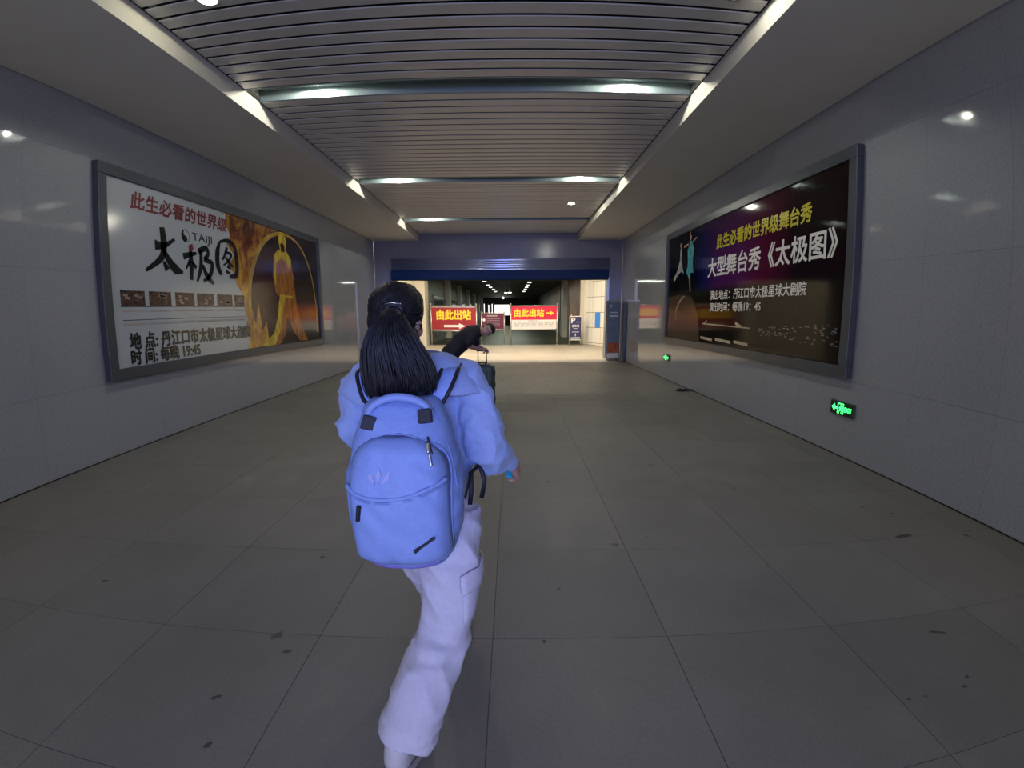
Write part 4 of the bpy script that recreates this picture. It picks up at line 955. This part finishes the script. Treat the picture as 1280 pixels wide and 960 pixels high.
# zipper pulls, logo and label
o = line_on([(-.236, 1.150), (-.232, 1.125)], .0065, .036, 'zip_slider', M['chrome']); o = line_on([(-.230, 1.125), (-.222, 1.092)], .0040, .040, 'zip_pull', M['chrome'])
line_on([(-.415, .992), (-.420, .950)], .0062, .040, 'zip_pull', M['webbing'])
line_on([(-.262, .868), (-.242, .881), (-.215, .898)], .0040, .038, 'zipper', M['webbing']); line_on([(-.268, .864), (-.258, .871)], .0052, .042, 'zip_pull', M['webbing'])
M['logo'] = mat('logo_lilac', (.36, .38, .62), .6)
for pts in ([(-.360, 1.05), (-.353, 1.075), (-.360, 1.092), (-.367, 1.075)], [(-.350, 1.05), (-.332, 1.065), (-.330, 1.088), (-.344, 1.072)], [(-.370, 1.05), (-.388, 1.065), (-.390, 1.088), (-.376, 1.072)]):
    bm = bmesh.new(); bm.faces.new([bm.verts.new(P3(a, c, .036)) for a, c in pts]); r_ = bmesh.ops.extrude_face_region(bm, geom=bm.faces[:])
    for v in r_['geom']:
        if isinstance(v, bmesh.types.BMVert): v.co.y += .006
    B_(fin('leaf_logo', bm, M['logo'], None))
# carry handle and its black tabs
bm = bmesh.new(); ctube(bm, [(-.418, 1.272, 1.203), (-.401, 1.268, 1.240), (-.351, 1.270, 1.264), (-.295, 1.270, 1.262), (-.255, 1.268, 1.244), (-.238, 1.272, 1.220)], [(.012, .010), (.013, .011), (.014, .012), (.014, .012), (.013, .011), (.012, .010)], 12, ref=(0, 1, 0)); B_(fin('carry_handle', bm, M['pack'], None, True))
for cx, cz, tl in ((-.408, 1.195, .25), (-.250, 1.214, -.12)):
    bm = bmesh.new(); addbox(bm, -.019, .019, -.011, .011, -.020, .020); o = B_(fin('handle_tab', bm, M['webbing'], None, bevel=.003)); o.location = Vector((cx, 1.252, cz)); o.rotation_euler = (-.35, tl, 0); o['label'] = 'black webbing tab of the handle'
# shoulder straps with black edging, laid over the hoodie
allv, allp = [], []
for ob in (hood, cape):
    dg = bpy.context.evaluated_depsgraph_get(); me = ob.evaluated_get(dg).data; b0 = len(allv)
    allv += [v.co.copy() for v in me.vertices]; allp += [tuple(b0 + i for i in p.vertices) for p in me.polygons]
h_tree = BVHTree.FromPolygons(allv, allp)
def strap(path, w_, side):
    """path: points near the cloth from the bag's top over the shoulder and down the chest"""
    pp = []
    P = [Vector(p) for p in path]
    for i in range(len(P) - 1):
        for q in range(6): pp.append(P[i].lerp(P[i + 1], q / 6))
    pp.append(P[-1]); L_, R2 = [], []
    outp = []
    for p in pp:
        loc, nor, _, _ = h_tree.find_nearest(p); d = (p - loc); outp.append(loc + nor * .010 if (d.dot(nor) < .02) else p)
    for _ in range(3): outp = [outp[0]] + [(outp[i - 1] + outp[i] * 2 + outp[i + 1]) / 4 for i in range(1, len(outp) - 1)] + [outp[-1]]
    bm = bmesh.new(); tube(bm, outp, (w_, .006), 12, ref=(1, 0, 0)) if False else tube(bm, outp, [(w_, .006)] * len(outp), 12, ref=(1, 0, 0)); s_ = B_(fin('shoulder_strap', bm, M['pack'], None, True))
    for sg in (-1, 1):
        bm = bmesh.new(); tube(bm, [p + Vector((sg * w_, -.002, .002)) for p in outp], .0065, 8); B_(fin('strap_edging', bm, M['webbing'], None, True))
strap([(-.245, 1.375, 1.225), (-.222, 1.40, 1.27), (-.205, 1.46, 1.325), (-.20, 1.54, 1.335), (-.205, 1.63, 1.27), (-.21, 1.67, 1.15)], .026, 1)
strap([(-.425, 1.375, 1.215), (-.450, 1.40, 1.26), (-.475, 1.46, 1.315), (-.485, 1.54, 1.325), (-.48, 1.63, 1.26), (-.475, 1.67, 1.14)], .026, -1)
# loose strap tails under the right arm
for pts in ([(-.140, 1.42, .99), (-.138, 1.41, .93), (-.142, 1.40, .885)], [(-.112, 1.46, 1.00), (-.098, 1.46, .94), (-.108, 1.455, .885)]):
    bm = bmesh.new(); tube(bm, pts, [(.008, .0025)] * 3, 8, ref=(1, .3, 0)); B_(fin('strap_tail', bm, M['webbing'], None, True))
bm = bmesh.new(); tube(bm, [(-.152, 1.35, .93), (-.140, 1.42, .985), (-.112, 1.47, 1.00), (-.10, 1.56, 1.05), (-.14, 1.65, 1.12)], [(.010, .003)] * 5, 8, ref=(0, 0, 1)); B_(fin('lower_strap', bm, M['webbing'], None, True))

# ---------------- suitcase ----------------
sc_ = empty('suitcase', (-.475, 6.72, 0), math.radians(-4), label='dark blue-green hard suitcase with its pull handle raised', cat='suitcase')
bm = bmesh.new(); addbox(bm, -.19, .19, -.13, .13, .07, .755); fin('shell', bm, M['case'], sc_, bevel=.035)
for k in range(7):
    x = -.135 + k * .045; bm = bmesh.new(); tube(bm, [(x, -.131, .12), (x, -.134, .16), (x, -.134, .66), (x, -.131, .71)], .008, 8); fin('shell_rib', bm, M['case'], sc_, True)
    bm = bmesh.new(); tube(bm, [(x * .8, -.1, .757), (x * .8, .1, .757)], .006, 6)
    fin('shell_rib', bm, M['case'], sc_, True)
bm = bmesh.new(); tube(bm, [(-.192, 0, .10), (-.193, 0, .74), (.193, 0, .74), (.192, 0, .10)], .006, 6); fin('zip_seam', bm, M['black'], sc_, True)
for z in (.22, .44, .62): box('corner_guard', .185, .197, -.09, .09, z - .035, z + .035, M['black'], sc_, bevel=.003)
for s in (-1, 1):
    bm = bmesh.new(); tube(bm, [(s * .064, .08, .70), (s * .064, .08, .955)], .0085, 8); fin('handle_tube', bm, M['webbing'], sc_, True)
bm = bmesh.new(); ctube(bm, [(-.074, .08, .958), (0, .08, .962), (.074, .08, .958)], [.014, .015, .014], 10); fin('handle_grip', bm, M['webbing'], sc_, True)
bm = bmesh.new(); tube(bm, [(-.07, 0, .76), (-.05, 0, .785), (.05, 0, .785), (.07, 0, .76)], .010, 8); fin('carry_handle', bm, M['webbing'], sc_, True)
for sx in (-1, 1):
    for sy in (-1, 1):
        w_ = box('wheel_fork', sx * .15 - .018, sx * .15 + .018, sy * .09 - .018, sy * .09 + .018, .04, .075, M['black'], sc_, bevel=.004)
        bm = bmesh.new(); tube(bm, [(sx * .15 - .022, sy * .09, .030), (sx * .15 + .022, sy * .09, .030)], .030, 16); fin('wheel', bm, M['black'], w_, True)

# ---------------- the bending man ----------------
man = empty('person', (-.98, 6.72, 0), label='person in a black t-shirt bent sideways over the suitcase, face turned back', cat='person')
def Mn(o): o.parent = man; o.matrix_parent_inverse = Matrix.Translation((.98, -6.72, 0)); return o
hip = Vector((-.985, 6.74, .86)); chest = Vector((-.66, 6.70, 1.185)); nk = Vector((-.505, 6.665, 1.265))
# head: crown points right (+x, a little up), face looks back at the viewer and down a touch
crown = Vector((.90, -.05, .34)).normalized(); look = Vector((.10, -1, -.12)); look = (look - crown * look.dot(crown)).normalized(); sd = look.cross(crown)
HM2 = Matrix.Translation((-.375, 6.63, 1.272)) @ Matrix((sd, look, crown)).transposed().to_4x4()
bm = bmesh.new(); head_bm(bm, HM2)
ctube(bm, [HM2 @ Vector((0, -.02, -.06)), nk, chest.lerp(nk, .7)], [.056, .060, .08], 14)
ctube(bm, [nk + Vector((-.05, 0, -.03)), chest, hip + Vector((.12, 0, .13)), hip], [(.14, .08), (.15, .095), (.135, .09), (.135, .10)], 20, ref=(0, 1, 0))
msR, mlR, mwR = Vector((-.60, 6.54, 1.20)), Vector((-.635, 6.50, 1.06)), Vector((-.515, 6.72, .985))
msL, mlL, mwL = Vector((-.585, 6.84, 1.18)), Vector((-.56, 6.90, 1.03)), Vector((-.48, 6.83, .995))
mlR = Vector((-.66, 6.50, 1.075)); mwR = Vector((-.535, 6.735, .985))
for a, b2, c in ((msR, mlR, mwR), (msL, mlL, mwL)): ctube(bm, [a, b2, c], [.046, .040, .029], 12)
hand_bm(bm, mwR, (.9, .25, -.1), (0, .1, -1), (.2, 1, .1), .75, 1.05); hand_bm(bm, mwL, (.9, -.1, -.2), (0, -.1, -1), (.2, -1, .1), .75, 1.05)
for hp, kn, an in ((hip + Vector((.03, -.09, -.02)), Vector((-.90, 6.63, .46)), Vector((-.98, 6.62, .08))), (hip + Vector((-.03, .10, -.02)), Vector((-1.06, 6.86, .46)), Vector((-1.16, 6.86, .08)))): ctube(bm, [hp, kn, an], [.075, .055, .040], 12)
b2_ = Mn(remesh('body', bm, .008, 2, M['skin'])); face_parts(b2_, HM2)
for c in b2_.children: c.matrix_parent_inverse = Matrix.Identity(4)
bm = bmesh.new(); ell(bm, HM2 @ Vector((0, -.016, .040)), (.083, .097, .080), HM2.to_3x3(), 4); ell(bm, HM2 @ Vector((0, -.050, .0)), (.074, .056, .070), HM2.to_3x3(), 3)
cap2 = Mn(remesh('hair', bm, .008, 2, hair_m, disp=wrinkle(.004, 40, (1, 1, 1), 1.0))); inv2 = HM2.inverted()
bm = bmesh.new(); bm.from_mesh(cap2.data)
bmesh.ops.delete(bm, geom=[v for v in bm.verts if (lambda p: (p.y > .035 and p.z < .058) or (p.y > .0 and p.z < .0))(inv2 @ v.co)], context='VERTS'); bm.to_mesh(cap2.data); bm.free()
bm = bmesh.new()
ctube(bm, [nk + Vector((-.035, 0, -.02)), chest + Vector((0, 0, .0)), hip + Vector((.13, 0, .14)), hip + Vector((.02, 0, .03))], [(.16, .10), (.195, .135), (.185, .135), (.18, .135)], 24, ref=(0, 1, 0))
ctube(bm, [chest.lerp(nk, .4) + Vector((0, -.08, .02)), msR, msR.lerp(mlR, .80)], [.085, .080, .072], 14); ctube(bm, [chest.lerp(nk, .4) + Vector((0, .08, .02)), msL, msL.lerp(mlL, .75)], [.085, .078, .068], 14)
Mn(remesh('t_shirt', bm, .012, 4, M['tshirt'], disp=wrinkle(.010, 6, (1, 1, 1), 2.0, .002)))
bm = bmesh.new()
ctube(bm, [hip + Vector((.06, 0, .06)), hip + Vector((-.01, 0, -.08))], [(.17, .13), (.17, .135)], 20, ref=(0, 1, 0))
for hp, kn, an in ((hip + Vector((.03, -.09, -.04)), Vector((-.90, 6.63, .46)), Vector((-.98, 6.62, .09))), (hip + Vector((-.03, .10, -.04)), Vector((-1.06, 6.86, .46)), Vector((-1.16, 6.86, .09)))): ctube(bm, [hp, kn, an], [.105, .080, .070], 16, round_ends=False)
Mn(remesh('trousers', bm, .012, 4, mat('black_trousers', (.014, .014, .018), .8), disp=wrinkle(.008, 6, (1, 1, 1), 5.0, .002)))
Mn(shoe(None, (-1.03, 6.62, .002), (1, -.1, 0), 0, k=1.12)); Mn(shoe(None, (-1.21, 6.86, .002), (1, .05, 0), 0, k=1.12))
for o in bpy.data.objects:
    if o.name.startswith('shoe'): o.data.materials.clear(); o.data.materials.append(M['shoe'] if o.parent == girl else M['black'])
